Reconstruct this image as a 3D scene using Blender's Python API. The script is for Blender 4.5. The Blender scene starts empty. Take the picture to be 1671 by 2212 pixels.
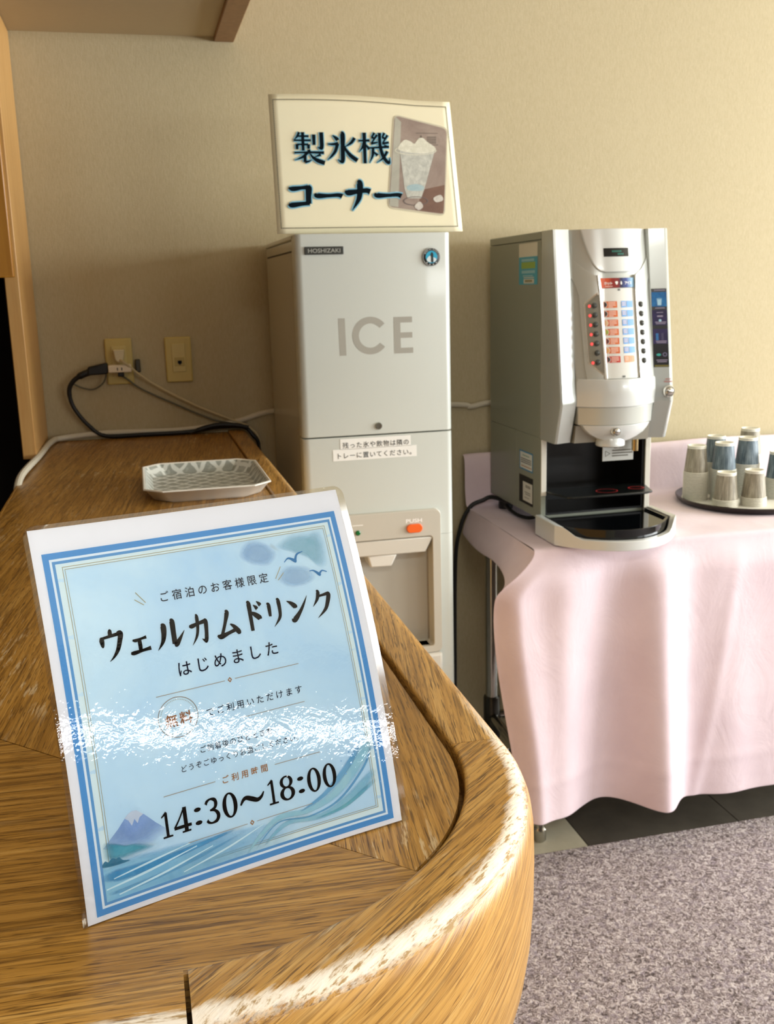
import bpy, bmesh, math, random
from mathutils import Vector, Matrix
random.seed(7)
scene = bpy.context.scene
COL = scene.collection
ZF = 1.451                      # height of the lens above the floor; modelling heights below are measured from the lens

# ------------------------------------------------------------------ camera
F_PX, PITCH, ROLL, YAW = 2179.7, .2188, -.0265, .2365
fw = Vector((math.sin(YAW)*math.cos(PITCH), math.cos(YAW)*math.cos(PITCH), -math.sin(PITCH)))
rt = Vector((math.cos(YAW), -math.sin(YAW), 0)); up = rt.cross(fw)
rt, up = math.cos(ROLL)*rt+math.sin(ROLL)*up, -math.sin(ROLL)*rt+math.cos(ROLL)*up
cd = bpy.data.cameras.new('camera'); cam = bpy.data.objects.new('camera', cd); COL.objects.link(cam)
cd.sensor_fit = 'VERTICAL'; cd.sensor_height = 36; cd.lens = F_PX/2212*36
cam.matrix_world = Matrix(((rt.x, up.x, -fw.x, 0), (rt.y, up.y, -fw.y, 0), (rt.z, up.z, -fw.z, ZF), (0, 0, 0, 1)))
cd.clip_start = .02; cd.clip_end = 60
cd.dof.use_dof = True; cd.dof.focus_distance = .68; cd.dof.aperture_fstop = 26
scene.camera = cam

# ------------------------------------------------------------------ world, lights, exposure
w = bpy.data.worlds.new('sky'); scene.world = w; w.use_nodes = True
bg = w.node_tree.nodes['Background']; bg.inputs[0].default_value = (.85, .93, 1, 1); bg.inputs[1].default_value = .9
def area(name, loc, rot, sx, sy, power, col=(1, 1, 1), spread=180):
    l = bpy.data.lights.new(name, 'AREA'); l.shape = 'RECTANGLE'; l.size = sx; l.size_y = sy; l.energy = power; l.color = col
    l.spread = math.radians(spread)
    o = bpy.data.objects.new(name, l); COL.objects.link(o); o.location = (loc[0], loc[1], loc[2]+ZF); o.rotation_euler = rot
    return o
CE_Z = 1.25; XR = 4.8
# daylight outside the windows of the right wall and of the wall behind the camera
area('window_daylight_right', (XR-.04, 1.2, .12), (0, math.radians(90), 0), 1.3, 2.8, 265, (.96, .99, 1))
area('window_daylight_side', (XR-.04, -1.6, .12), (0, math.radians(90), 0), 1.3, 2.0, 70, (.96, .99, 1))
area('window_daylight_rear', (3.85, -3.96, .04), (math.radians(90), 0, 0), 1.4, .22, 26, (.96, .99, 1))
area('overhead_fill', (.30, -1.05, CE_Z-.02), (0, 0, 0), .9, .5, 40, (1, .985, .95))  # unseen fill added overhead to brighten the sign and counter front
scene.view_settings.view_transform = 'Standard'; scene.view_settings.look = 'None'
scene.view_settings.exposure = 0.0; scene.view_settings.gamma = 1; scene.view_settings.use_curve_mapping = False

# ------------------------------------------------------------------ helpers
def lin(h):
    h = h.lstrip('#'); r = [int(h[i:i+2], 16)/255 for i in (0, 2, 4)]
    return tuple(c/12.92 if c <= .04045 else ((c+.055)/1.055)**2.4 for c in r)+(1,)
class N:
    """tiny node builder"""
    def __init__(s, name):
        s.m = bpy.data.materials.new(name); s.m.use_nodes = True; s.t = s.m.node_tree
        s.b = s.t.nodes['Principled BSDF']; s.out = s.t.nodes['Material Output']
    def n(s, kind, **kw):
        x = s.t.nodes.new('ShaderNode'+kind)
        for k, v in kw.items():
            if k.startswith('i_'):
                key = k[2:]; x.inputs[int(key) if key.isdigit() else key.replace('_', ' ')].default_value = v
            else: setattr(x, k, v)
        return x
    def l(s, a, b): s.t.links.new(a, b)
    def ramp(s, fac, stops):
        r = s.n('ValToRGB'); e = r.color_ramp.elements
        while len(e) < len(stops): e.new(.5)
        for el, (p, c) in zip(e, stops):
            el.position = p; el.color = lin(c) if isinstance(c, str) else (c, c, c, 1)
        s.l(fac, r.inputs[0]); return r.outputs[0]
    def noise(s, vec, scale, detail=4, rough=.55, dist=0):
        x = s.n('TexNoise'); x.inputs['Scale'].default_value = scale; x.inputs['Detail'].default_value = detail
        x.inputs['Roughness'].default_value = rough; x.inputs['Distortion'].default_value = dist
        if vec is not None: s.l(vec, x.inputs['Vector'])
        return x.outputs['Fac']
    def math(s, op, a, b=None, clamp=False):
        x = s.n('Math', operation=op); x.use_clamp = clamp
        for i, v in enumerate((a, b)):
            if v is None: continue
            if isinstance(v, (int, float)): x.inputs[i].default_value = v
            else: s.l(v, x.inputs[i])
        return x.outputs[0]
    def mix(s, fac, a, b, mode='MIX'):
        x = s.n('Mix', data_type='RGBA', blend_type=mode)
        for i, v in ((0, fac), (6, a), (7, b)):
            if isinstance(v, (int, float)): x.inputs[i].default_value = v
            elif isinstance(v, str): x.inputs[i].default_value = lin(v)
            elif isinstance(v, tuple): x.inputs[i].default_value = v
            else: s.l(v, x.inputs[i])
        return x.outputs[2]
    def bump(s, h, strength, dist=.001):
        x = s.n('Bump'); x.inputs['Strength'].default_value = strength; x.inputs['Distance'].default_value = dist
        s.l(h, x.inputs['Height']); s.l(x.outputs[0], s.b.inputs['Normal'])
    def mapping(s, vec, scale=(1, 1, 1), rot=(0, 0, 0), loc=(0, 0, 0)):
        x = s.n('Mapping'); x.inputs['Scale'].default_value = scale; x.inputs['Rotation'].default_value = rot
        x.inputs['Location'].default_value = loc
        s.l(vec, x.inputs['Vector']); return x.outputs[0]
_mats = {}
def M(name, col, rough=.5, metal=0, spec=.5, emit=0, coat=0, noise=0, nscale=200, bump=0):
    """plain surface with a little procedural variation"""
    if name in _mats: return _mats[name]
    k = N(name); b = k.b; c = lin(col)
    b.inputs['Base Color'].default_value = c
    b.inputs['Roughness'].default_value = rough; b.inputs['Metallic'].default_value = metal
    b.inputs['Specular IOR Level'].default_value = spec; b.inputs['Coat Weight'].default_value = coat
    b.inputs['Coat Roughness'].default_value = .06
    if noise or bump:
        tc = k.n('TexCoord').outputs['Object']; f = k.noise(tc, nscale, 3)
        if noise:
            d = tuple(x*(1-noise) for x in c[:3])+(1,); u = tuple(min(1, x*(1+noise)) for x in c[:3])+(1,)
            k.l(k.mix(f, d, u), b.inputs['Base Color'])
        if bump: k.bump(f, bump)
    if emit:
        b.inputs['Emission Color'].default_value = c; b.inputs['Emission Strength'].default_value = emit
    _mats[name] = k.m
    return k.m

class MB:
    def __init__(s): s.v = []; s.f = []; s.mi = []; s.cur = 0
    def add(s, vs, fs):
        o = len(s.v); s.v += [tuple(p) for p in vs]; s.f += [[o+i for i in f] for f in fs]; s.mi += [s.cur]*len(fs); return s
    def box(s, x0, x1, y0, y1, z0, z1):
        vs = [(x, y, z) for z in (z0, z1) for y in (y0, y1) for x in (x0, x1)]
        return s.add(vs, [(0, 2, 3, 1), (4, 5, 7, 6), (0, 1, 5, 4), (2, 6, 7, 3), (0, 4, 6, 2), (1, 3, 7, 5)])
    def hexa(s, p): # 8 points: bottom ring 4, top ring 4
        return s.add(p, [(3, 2, 1, 0), (4, 5, 6, 7), (0, 1, 5, 4), (1, 2, 6, 5), (2, 3, 7, 6), (3, 0, 4, 7)])
    def prism(s, poly, fn0, fn1):
        n = len(poly); a = [fn0(*p) for p in poly]; b = [fn1(*p) for p in poly]
        return s.add(a+b, [list(range(n))[::-1], list(range(n, 2*n))]+[(i, (i+1) % n, n+(i+1) % n, n+i) for i in range(n)])
    def grid(s, fn, nu, nv, closed_u=False):
        vs = [fn(i/nu, j/nv) for j in range(nv+1) for i in range(nu if closed_u else nu+1)]
        W = nu if closed_u else nu+1
        return s.add(vs, [(j*W+i, j*W+(i+1) % W, (j+1)*W+(i+1) % W, (j+1)*W+i) for j in range(nv) for i in range(nu)])
    def lathe(s, prof, c=(0, 0, 0), seg=32, axis='z', cap=True):
        vs = []
        for r, h in prof:
            for i in range(seg):
                a = 2*math.pi*i/seg; x, y = r*math.cos(a), r*math.sin(a)
                p = {'z': (x, y, h), 'y': (x, -h, y), 'x': (h, x, y)}[axis]
                vs.append((p[0]+c[0], p[1]+c[1], p[2]+c[2]))
        fs = [(j*seg+i, j*seg+(i+1) % seg, (j+1)*seg+(i+1) % seg, (j+1)*seg+i) for j in range(len(prof)-1) for i in range(seg)]
        if cap: fs += [list(range(seg))[::-1], [(len(prof)-1)*seg+i for i in range(seg)]]
        return s.add(vs, fs)
    def tube(s, pts, r, seg=10, smooth=6):
        P = [Vector(p) for p in pts]
        if smooth and len(P) > 2:
            Q = []
            for i in range(len(P)-1):
                p0 = P[max(i-1, 0)]; p1 = P[i]; p2 = P[i+1]; p3 = P[min(i+2, len(P)-1)]
                for k in range(smooth):
                    t = k/smooth
                    Q.append(.5*((2*p1)+(p2-p0)*t+(2*p0-5*p1+4*p2-p3)*t*t+(3*p1-p0-3*p2+p3)*t**3))
            Q.append(P[-1]); P = Q
        vs = []; nrm = None
        for i, p in enumerate(P):
            t = (P[min(i+1, len(P)-1)]-P[max(i-1, 0)]).normalized()
            if nrm is None: nrm = t.orthogonal().normalized()
            nrm = (nrm-t*nrm.dot(t)).normalized(); bn = t.cross(nrm)
            rr = r[min(int(i/(max(len(P)-1, 1))*(len(r)-1)+.5), len(r)-1)] if isinstance(r, (list, tuple)) else r
            for k in range(seg):
                a = 2*math.pi*k/seg; vs.append(p+rr*(math.cos(a)*nrm+math.sin(a)*bn))
        n = len(P)
        fs = [(j*seg+i, j*seg+(i+1) % seg, (j+1)*seg+(i+1) % seg, (j+1)*seg+i) for j in range(n-1) for i in range(seg)]
        fs += [list(range(seg))[::-1], [(n-1)*seg+i for i in range(seg)]]
        return s.add(vs, fs)
    def patch(s, rows, fn, off, back=.004, nc=8):
        """raised panel on a curved front: rows (z, x0, x1); fn(x, z) -> y of the front it sits on"""
        R = []
        for z, a, b in rows: R.append([(a+(b-a)*i/nc, z) for i in range(nc+1)])
        W = nc+1; n = len(R)
        fr = [(x, fn(x, z)-off, z) for r in R for x, z in r]; bk = [(x, fn(x, z)+back, z) for r in R for x, z in r]
        fs = [(j*W+i, j*W+i+1, (j+1)*W+i+1, (j+1)*W+i) for j in range(n-1) for i in range(nc)]
        per = [i for i in range(W)]+[j*W+nc for j in range(1, n)]+[(n-1)*W+i for i in range(nc-1, -1, -1)]+[j*W for j in range(n-2, 0, -1)]
        o = n*W
        fs += [(per[i], per[(i+1) % len(per)], o+per[(i+1) % len(per)], o+per[i]) for i in range(len(per))]
        fs += [tuple(o+i for i in f[::-1]) for f in fs[:(n-1)*nc]]
        return s.add(fr+bk, fs)
    def build(s, name, mats, parent=None, bevel=0, seg=2, angle=35, label=None, cat=None, group=None, kind=None, origin=None, smooth=True, fix=True):
        if not isinstance(mats, (list, tuple)): mats = [mats]
        me = bpy.data.meshes.new(name)
        if parent is not None:
            O = Vector(parent['_o'])
        else:
            if origin is None:
                xs = [p[0] for p in s.v]; ys = [p[1] for p in s.v]; zs = [p[2] for p in s.v]
                origin = ((min(xs)+max(xs))/2, (min(ys)+max(ys))/2, min(zs))
            O = Vector(origin)
        me.from_pydata([Vector(p)-O for p in s.v], [], s.f)
        for m in mats: me.materials.append(m)
        me.polygons.foreach_set('material_index', s.mi)
        if fix:
            bm = bmesh.new(); bm.from_mesh(me); bmesh.ops.recalc_face_normals(bm, faces=bm.faces); bm.to_mesh(me); bm.free()
        if smooth:
            me.polygons.foreach_set('use_smooth', [True]*len(me.polygons)); me.set_sharp_from_angle(angle=math.radians(angle))
        me.update()
        o = bpy.data.objects.new(name, me); COL.objects.link(o)
        if parent is not None: o.parent = parent
        else: o.location = (O.x, O.y, O.z+ZF)
        o['_o'] = tuple(O)
        if bevel:
            b = o.modifiers.new('bevel', 'BEVEL'); b.width = bevel; b.segments = seg; b.limit_method = 'ANGLE'; b.angle_limit = math.radians(40); b.harden_normals = False
        if label: o['label'] = label
        if cat: o['category'] = cat
        if group: o['group'] = group
        if kind: o['kind'] = kind
        return o
def thing(name, label, cat, loc, group=None):
    o = bpy.data.objects.new(name, None); COL.objects.link(o); o.location = (loc[0], loc[1], loc[2]+ZF)
    o.empty_display_size = .05
    o['label'] = label; o['category'] = cat; o['_o'] = tuple(loc)
    if group: o['group'] = group
    return o

# ---- lettering: either the built-in typeface or brush strokes, laid out in 2-D and mapped onto a surface
_gl = {}
def glyph(ch, bold=0):
    k = (ch, round(bold, 4))
    if k in _gl: return _gl[k]
    cu = bpy.data.curves.new('g', 'FONT'); cu.body = ch; cu.size = 1; cu.offset = bold; cu.resolution_u = 3
    ob = bpy.data.objects.new('g', cu); COL.objects.link(ob)
    bpy.context.view_layer.update()
    me = bpy.data.meshes.new_from_object(ob.evaluated_get(bpy.context.evaluated_depsgraph_get()))
    vs = [(v.co.x, v.co.y) for v in me.vertices]; fs = [list(p.vertices) for p in me.polygons]
    bpy.data.objects.remove(ob); bpy.data.curves.remove(cu); bpy.data.meshes.remove(me)
    _gl[k] = (vs, fs); return _gl[k]
def type_line(text, x0, x1, y0, size, bold=0, fit=False, sx=1.0):
    """text spread evenly between x0 and x1; returns 2-D verts, faces"""
    V = []; Fc = []
    if fit:      # natural spacing, scaled to the width
        vs, fs = glyph(text, bold); a = min(p[0] for p in vs); b = max(p[0] for p in vs); k = (x1-x0)/(b-a)
        return [(x0+(p[0]-a)*k, y0+p[1]*size) for p in vs], [list(f) for f in fs]
    n = len(text); pit = (x1-x0-size*sx)/(max(n-1, 1))
    for i, ch in enumerate(text):
        if ch == ' ': continue
        vs, fs = glyph(ch, bold); o = len(V)
        V += [(x0+i*pit+p[0]*size*sx, y0+p[1]*size) for p in vs]; Fc += [[o+q for q in f] for f in fs]
    return V, Fc
def stroke(pts, sub=6):
    """variable-width brush stroke"""
    P = pts
    if len(P) > 2:
        Q = []
        for i in range(len(P)-1):
            p0 = P[max(i-1, 0)]; p1 = P[i]; p2 = P[i+1]; p3 = P[min(i+2, len(P)-1)]
            for k in range(sub):
                t = k/sub
                Q.append(tuple(.5*(2*b+(c-a)*t+(2*a-5*b+4*c-d)*t*t+(3*b-a-3*c+d)*t**3) for a, b, c, d in zip(p0, p1, p2, p3)))
        Q.append(P[-1]); P = Q
    V = []
    for i, p in enumerate(P):
        a = P[max(i-1, 0)]; b = P[min(i+1, len(P)-1)]; dx, dy = b[0]-a[0], b[1]-a[1]; L = math.hypot(dx, dy) or 1
        nx, ny = -dy/L, dx/L; h = max(p[2], .6)/2
        V += [(p[0]+nx*h, p[1]+ny*h), (p[0]-nx*h, p[1]-ny*h)]
    return V, [[2*i, 2*i+1, 2*i+3, 2*i+2] for i in range(len(P)-1)]
def ring2(cx, cy, ax, ay, bx, by, n=28):
    V = []
    for i in range(n):
        t = 2*math.pi*i/n; V += [(cx+ax*math.cos(t), cy+ay*math.sin(t)), (cx+bx*math.cos(t), cy+by*math.sin(t))]
    return V, [[2*i, 2*i+1, (2*i+3) % (2*n), (2*i+2) % (2*n)] for i in range(n)]
def disc2(cx, cy, r, n=20, ry=None):
    ry = ry or r
    return [(cx+r*math.cos(2*math.pi*i/n), cy+ry*math.sin(2*math.pi*i/n)) for i in range(n)], [list(range(n))]
def rect2(x0, y0, x1, y1, nu=1, nv=1):
    V = [(x0+(x1-x0)*i/nu, y0+(y1-y0)*j/nv) for j in range(nv+1) for i in range(nu+1)]
    return V, [[j*(nu+1)+i, j*(nu+1)+i+1, (j+1)*(nu+1)+i+1, (j+1)*(nu+1)+i] for j in range(nv) for i in range(nu)]
def line2(x0, y0, x1, y1, wd, n=1):
    L = math.hypot(x1-x0, y1-y0); nx, ny = -(y1-y0)/L*wd/2, (x1-x0)/L*wd/2; V = []
    for i in range(n+1):
        t = i/n; x = x0+(x1-x0)*t; y = y0+(y1-y0)*t; V += [(x-nx, y-ny), (x+nx, y+ny)]
    return V, [[2*i, 2*i+2, 2*i+3, 2*i+1] for i in range(n)]
def frame2(x0, y0, x1, y1, wd, n=12):
    out = []
    for a in ((x0, y0, x1, y0+wd), (x0, y1-wd, x1, y1)): out.append(rect2(*a, nu=n))
    for a in ((x0, y0+wd, x0+wd, y1-wd), (x1-wd, y0+wd, x1, y1-wd)): out.append(rect2(*a, nv=n))
    return out
def feather(pts, k=.72, sub=6):
    """soft-edged wash: full inside, fading to nothing at the outline"""
    P, _ = blob(pts, sub); n = len(P)
    R = ((1, 0), (.86, .12), (.72, .35), (.55, .65), (.36, .9), (.18, 1)); cx = sum(p[0] for p in P)/n; cy = sum(p[1] for p in P)/n
    V = [(cx+(x-cx)*q, cy+(y-cy)*q) for q, _ in R for x, y in P]+[(cx, cy)]; m = len(R)
    return V, [[j*n+i, j*n+(i+1) % n, (j+1)*n+(i+1) % n, (j+1)*n+i] for j in range(m-1) for i in range(n)]+[[(m-1)*n+i, (m-1)*n+(i+1) % n, m*n] for i in range(n)], [al for _, al in R for _ in P]+[1]
def flat(parts, fn):
    """2-D pieces -> MB through fn(x, y, layer height)"""
    mb = MB()
    for i, (V, Fs) in enumerate(parts): mb.add([fn(x, y) for x, y in V], Fs)
    return mb
K = {  # brush-style katakana and figures in a 100 x 100 box
'ウ': [[(50, 99, 3), (52, 93, 9), (51, 78, 9)], [(15, 79, 4), (18, 70, 11), (19, 54, 8), (20, 47, 3)], [(17, 75, 5), (50, 78, 6), (84, 81, 7)], [(78, 80, 10), (90, 80, 12), (84, 60, 11), (72, 34, 9), (54, 14, 5), (36, 2, 1)]],
'ェ': [[(24, 58, 4), (36, 55, 8), (60, 58, 6), (80, 61, 8)], [(51, 56, 9), (51, 30, 10), (50, 13, 9)], [(10, 12, 5), (22, 9, 10), (60, 13, 7), (92, 16, 10)]],
'ル': [[(28, 86, 3), (34, 78, 11), (32, 50, 10), (24, 26, 7), (6, 3, 1)], [(58, 95, 3), (64, 88, 10), (63, 50, 10), (62, 14, 10)], [(60, 10, 5), (66, 12, 12), (78, 24, 8), (99, 52, 1)]],
'カ': [[(8, 64, 4), (20, 62, 9), (50, 67, 7), (84, 71, 9)], [(80, 70, 8), (88, 68, 12), (84, 36, 11), (78, 12, 11), (72, 8, 8), (58, 16, 1)], [(46, 98, 3), (50, 88, 10), (47, 56, 9), (36, 28, 7), (10, 1, 1)]],
'ム': [[(50, 97, 3), (56, 88, 11), (42, 52, 8), (24, 14, 8)], [(4, 14, 4), (18, 8, 12), (50, 15, 8), (86, 24, 9)], [(62, 46, 3), (76, 34, 9), (90, 14, 12), (92, 4, 6)]],
'ド': [[(32, 99, 3), (40, 92, 11), (39, 50, 10), (38, 2, 9)], [(40, 64, 3), (58, 54, 10), (76, 40, 12), (78, 36, 6)], [(58, 86, 2), (68, 76, 8), (72, 70, 8)], [(74, 96, 2), (84, 86, 8), (88, 80, 8)]],
'リ': [[(16, 88, 3), (24, 80, 11), (24, 56, 10), (23, 40, 8)], [(66, 96, 3), (74, 89, 11), (74, 52, 10), (66, 28, 8), (34, 1, 1)]],
'ン': [[(8, 86, 2), (26, 74, 9), (40, 60, 12), (42, 54, 6)], [(16, 16, 3), (28, 12, 13), (56, 36, 9), (78, 62, 6), (99, 92, 1)]],
'ク': [[(38, 99, 3), (44, 90, 10), (34, 66, 8), (10, 42, 1)], [(40, 76, 5), (64, 78, 6), (84, 80, 8)], [(80, 78, 8), (90, 76, 12), (80, 50, 11), (62, 24, 8), (22, -2, 1)]],
'コ': [[(10, 82, 4), (26, 78, 12), (60, 82, 9), (84, 84, 12)], [(82, 86, 8), (86, 80, 15), (84, 48, 13), (83, 18, 13)], [(8, 18, 5), (20, 13, 13), (60, 18, 10), (88, 20, 10)]],
'ー': [[(4, 60, 3), (12, 50, 13), (50, 50, 9), (84, 52, 10), (98, 47, 13)]],
'ナ': [[(2, 66, 4), (14, 60, 12), (50, 64, 9), (82, 67, 10), (96, 62, 12)], [(50, 99, 4), (58, 90, 14), (57, 60, 13), (50, 36, 10), (26, 1, 1)]],
'氷': [[(48, 99, 4), (53, 92, 13), (52, 50, 12), (51, 12, 12), (46, 5, 8), (34, 13, 1)], [(20, 90, 2), (32, 80, 10), (37, 74, 10)], [(4, 62, 3), (20, 61, 7), (38, 64, 9)], [(36, 64, 10), (28, 40, 9), (14, 22, 6), (0, 10, 1)], [(92, 82, 9), (80, 66, 8), (58, 52, 1)], [(53, 70, 1), (60, 48, 7), (76, 26, 11), (99, 9, 12)]],
'製': [[(20, 99, 7), (14, 86, 6), (3, 74, 1)], [(16, 86, 5), (50, 86, 6)], [(2, 73, 5), (56, 73, 6)], [(12, 61, 9), (12, 44, 7)], [(12, 60, 5), (48, 60, 6)], [(48, 61, 9), (48, 46, 7)], [(31, 99, 9), (31, 40, 8)], [(66, 92, 10), (66, 58, 8)], [(90, 99, 11), (90, 54, 11), (86, 48, 8), (76, 52, 1)], [(48, 44, 8), (50, 36, 8)], [(2, 34, 5), (50, 35, 6), (97, 34, 8)], [(44, 34, 8), (28, 20, 7), (2, 10, 1)], [(36, 24, 8), (35, 4, 9)], [(35, 3, 6), (48, 7, 5), (58, 12, 1)], [(86, 28, 8), (66, 20, 2)], [(50, 33, 2), (62, 18, 8), (78, 8, 12), (98, 1, 12)]],
'機': [[(0, 73, 5), (36, 74, 7)], [(19, 99, 10), (19, 0, 9)], [(18, 70, 8), (12, 52, 6), (0, 36, 1)], [(22, 62, 3), (34, 46, 9)], [(52, 99, 7), (43, 84, 5)], [(42, 84, 6), (54, 80, 6)], [(60, 92, 7), (42, 66, 4)], [(40, 64, 7), (62, 68, 5)], [(84, 99, 7), (77, 84, 5)], [(76, 84, 6), (88, 80, 6)], [(94, 92, 7), (78, 66, 4)], [(76, 64, 7), (98, 68, 6)], [(36, 50, 5), (98, 54, 7)], [(68, 99, 9), (69, 60, 9), (76, 28, 10), (88, 8, 10), (97, 2, 7), (99, 20, 1)], [(92, 40, 8), (78, 18, 6), (56, 2, 1)], [(46, 50, 8), (44, 26, 7), (33, 1, 1)], [(48, 38, 3), (60, 26, 9)], [(82, 60, 3), (92, 54, 7)]],
'1': [[(54, 98, 15), (54, 50, 15), (54, 2, 15)], [(22, 82, 4), (36, 88, 6), (58, 97, 10)], [(20, 2.5, 5), (54, 3, 6), (88, 2.5, 5)]],
'4': [[(66, 97, 6), (36, 58, 6), (4, 25, 7)], [(3, 24, 9), (50, 24, 10), (98, 24, 9)], [(68, 98, 16), (68, 50, 16), (68, 2, 16)], [(44, 2.5, 5), (68, 3, 6), (92, 2.5, 5)]],
'3': [[(12, 80, 12), (20, 90, 10), (42, 97, 6), (68, 90, 13), (74, 74, 16), (62, 58, 10), (34, 53, 5)], [(34, 53, 5), (64, 48, 9), (82, 28, 17), (70, 8, 12), (40, 2, 6), (18, 8, 9), (10, 17, 13)]],
'~': [[(0, 36, 5), (12, 54, 10), (26, 60, 13), (48, 50, 15), (70, 40, 13), (88, 48, 9), (100, 66, 4)]],
}
def brush(ch, x, y, wd, ht, heavy=1.6):
    k, q = wd/100, ht/100; out = []
    if ch in '134~': heavy = 1.3
    if ch in '製機氷': heavy = 1.12
    if ch == '0': out = [ring2(50, 50, 46, 51, 22, 44, 36)]
    elif ch == '8': out = [ring2(50, 75, 40, 26, 20, 19), ring2(50, 27, 46, 29, 23, 21.5)]
    elif ch == ':': out = [disc2(50, 71, 42, ry=8.5), disc2(50, 19, 42, ry=8.5)]
    else: out = [stroke([(a, b, c*heavy if c > 2 else c) for a, b, c in s]) for s in K[ch]]
    return [([(x+a*k, y+b*q) for a, b in V], Fs) for V, Fs in out]
# ------------------------------------------------------------------ materials of the setting
def wallpaper():
    k = N('beige_wallpaper'); tc = k.n('TexCoord').outputs['Object']
    a = k.noise(k.mapping(tc, (60, 60, 14)), 6, 5, .6); b = k.noise(tc, 420, 3, .6); c = k.noise(tc, 2.2, 3)
    col = k.ramp(a, [(.3, '#b6a988'), (.7, '#c2b696')])
    col = k.mix(k.math('MULTIPLY', c, .25), col, '#ab9c76')
    k.l(col, k.b.inputs['Base Color']); k.b.inputs['Roughness'].default_value = .75; k.b.inputs['Specular IOR Level'].default_value = .25
    k.bump(k.math('ADD', a, k.math('MULTIPLY', b, .8)), .35, .0012)
    return k.m
def oak(name, rot=0, tones=('#845c20', '#aa7c36', '#c4974f'), pores='#4f3212', axis='xy', worn=0, rough=.34, pale=0, scuff=0, around=False):
    """open-grained oak: grain runs along local x after turning by rot (degrees); world placed"""
    k = N(name); pos = k.n('NewGeometry').outputs['Position']
    if axis == 'z':   # grain climbs the side of the bullnose at a slant
        pos = k.mapping(pos, (1, 1, 1), (0, math.radians(12), 0))
    v = k.mapping(pos, (1, 1, 1), (0, 0, math.radians(-rot)))
    if around:        # veneer bent round the corner: grain follows the curve, sloping down to the left
        s3 = k.n('SeparateXYZ'); k.l(pos, s3.inputs[0]); an = k.math('MULTIPLY', k.math('ARCTAN2', k.math('MAXIMUM', s3.outputs[0], 0), k.math('MAXIMUM', k.math('SUBTRACT', .75, s3.outputs[1]), 0)), .28)
        c3 = k.n('CombineXYZ'); k.l(an, c3.inputs[0]); k.l(k.math('SUBTRACT', s3.outputs[2], k.math('MULTIPLY', an, .42)), c3.inputs[1]); v = c3.outputs[0]
    broad = k.noise(k.mapping(v, (3.0, 95, 95)), 1.5, 5, .66, .3)
    fine = k.noise(k.mapping(v, (10, 330, 330)), 1, 4, .65, .15)
    por = k.noise(k.mapping(v, (34, 640, 640)), 1, 2, .6)
    col = k.ramp(broad, [(.28, tones[0]), (.5, tones[1]), (.74, tones[2])])
    col = k.mix(k.math('MULTIPLY', k.ramp(fine, [(.38, 1), (.52, 0)]), .62), col, pores)
    pm = k.ramp(por, [(.36, 1), (.43, 0)])
    col = k.mix(k.math('MULTIPLY', pm, .75), col, pores)
    if scuff:         # pale scratches where the varnish has gone
        sc = k.noise(k.mapping(v, (16, 150, 150)), 1, 4, .7); big = k.noise(k.mapping(pos, (1, 1, 1)), 7, 3)
        m = k.math('MULTIPLY', k.ramp(sc, [(.57, 0), (.64, 1)]), k.ramp(big, [(.46, 0), (.62, 1)]))
        col = k.mix(k.math('MULTIPLY', m, scuff), col, '#cdb48a')
    rgh = rough
    if worn:          # bare white fibres along the rounded edge
        sx = k.n('SeparateXYZ'); k.l(pos if axis != 'z' else k.n('NewGeometry').outputs['Position'], sx.inputs[0])
        dx = k.math('MAXIMUM', sx.outputs[0], 0); dy = k.math('MAXIMUM', k.math('SUBTRACT', .75, sx.outputs[1]), 0)
        r = k.math('SQRT', k.math('ADD', k.math('POWER', dx, 2), k.math('POWER', dy, 2)))
        nz = k.noise(pos, 26, 3); nf = k.noise(k.mapping(v, (40, 260, 260)), 1, 4, .7)
        # distance run along the rounded edge: over the top and down the side
        dr = k.math('SUBTRACT', r, .2715); dz = k.math('SUBTRACT', ZF-.378, sx.outputs[2])
        dz = k.math('MAXIMUM', dz, 0)
        d = k.math('ABSOLUTE', k.math('ADD', k.math('MINIMUM', dr, .004), dz))
        d = k.math('ADD', d, k.math('MULTIPLY', k.math('SUBTRACT', nz, .5), .011))
        d = k.math('ADD', d, k.math('MULTIPLY', k.math('SUBTRACT', nf, .5), .02))
        m = k.ramp(k.math('MULTIPLY', d, 100), [(.45*worn, 1), (.95*worn, 0)])
        far = k.ramp(sx.outputs[1], [(.70, 1), (.86, .0)])
        m = k.math('MULTIPLY', m, k.math('ADD', k.math('MULTIPLY', far, .92), .03))
        fib = k.ramp(nf, [(.36, '#a98a5a'), (.46, '#efe3cf'), (.7, '#f6eee0')])
        col = k.mix(m, col, fib)
        rg = k.n('MapRange'); k.l(m, rg.inputs[0]); rg.inputs[3].default_value = rough; rg.inputs[4].default_value = .75
        k.l(rg.outputs[0], k.b.inputs['Roughness'])
    else: k.b.inputs['Roughness'].default_value = rough
    k.l(col, k.b.inputs['Base Color'])
    k.bump(k.math('ADD', fine, k.math('MULTIPLY', por, 1.2)), .35, .0006)
    return k.m
def maple(name, a='#c29152', b='#d3a868', rough=.4):
    k = N(name); tc = k.n('TexCoord').outputs['Object']
    f = k.noise(k.mapping(tc, (40, 40, 3)), 1.4, 5, .55, .4); g = k.noise(k.mapping(tc, (300, 300, 10)), 1, 3)
    col = k.ramp(f, [(.3, a), (.7, b)]); col = k.mix(k.math('MULTIPLY', g, .25), col, '#8a5a26')
    k.l(col, k.b.inputs['Base Color']); k.b.inputs['Roughness'].default_value = rough
    return k.m
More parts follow.
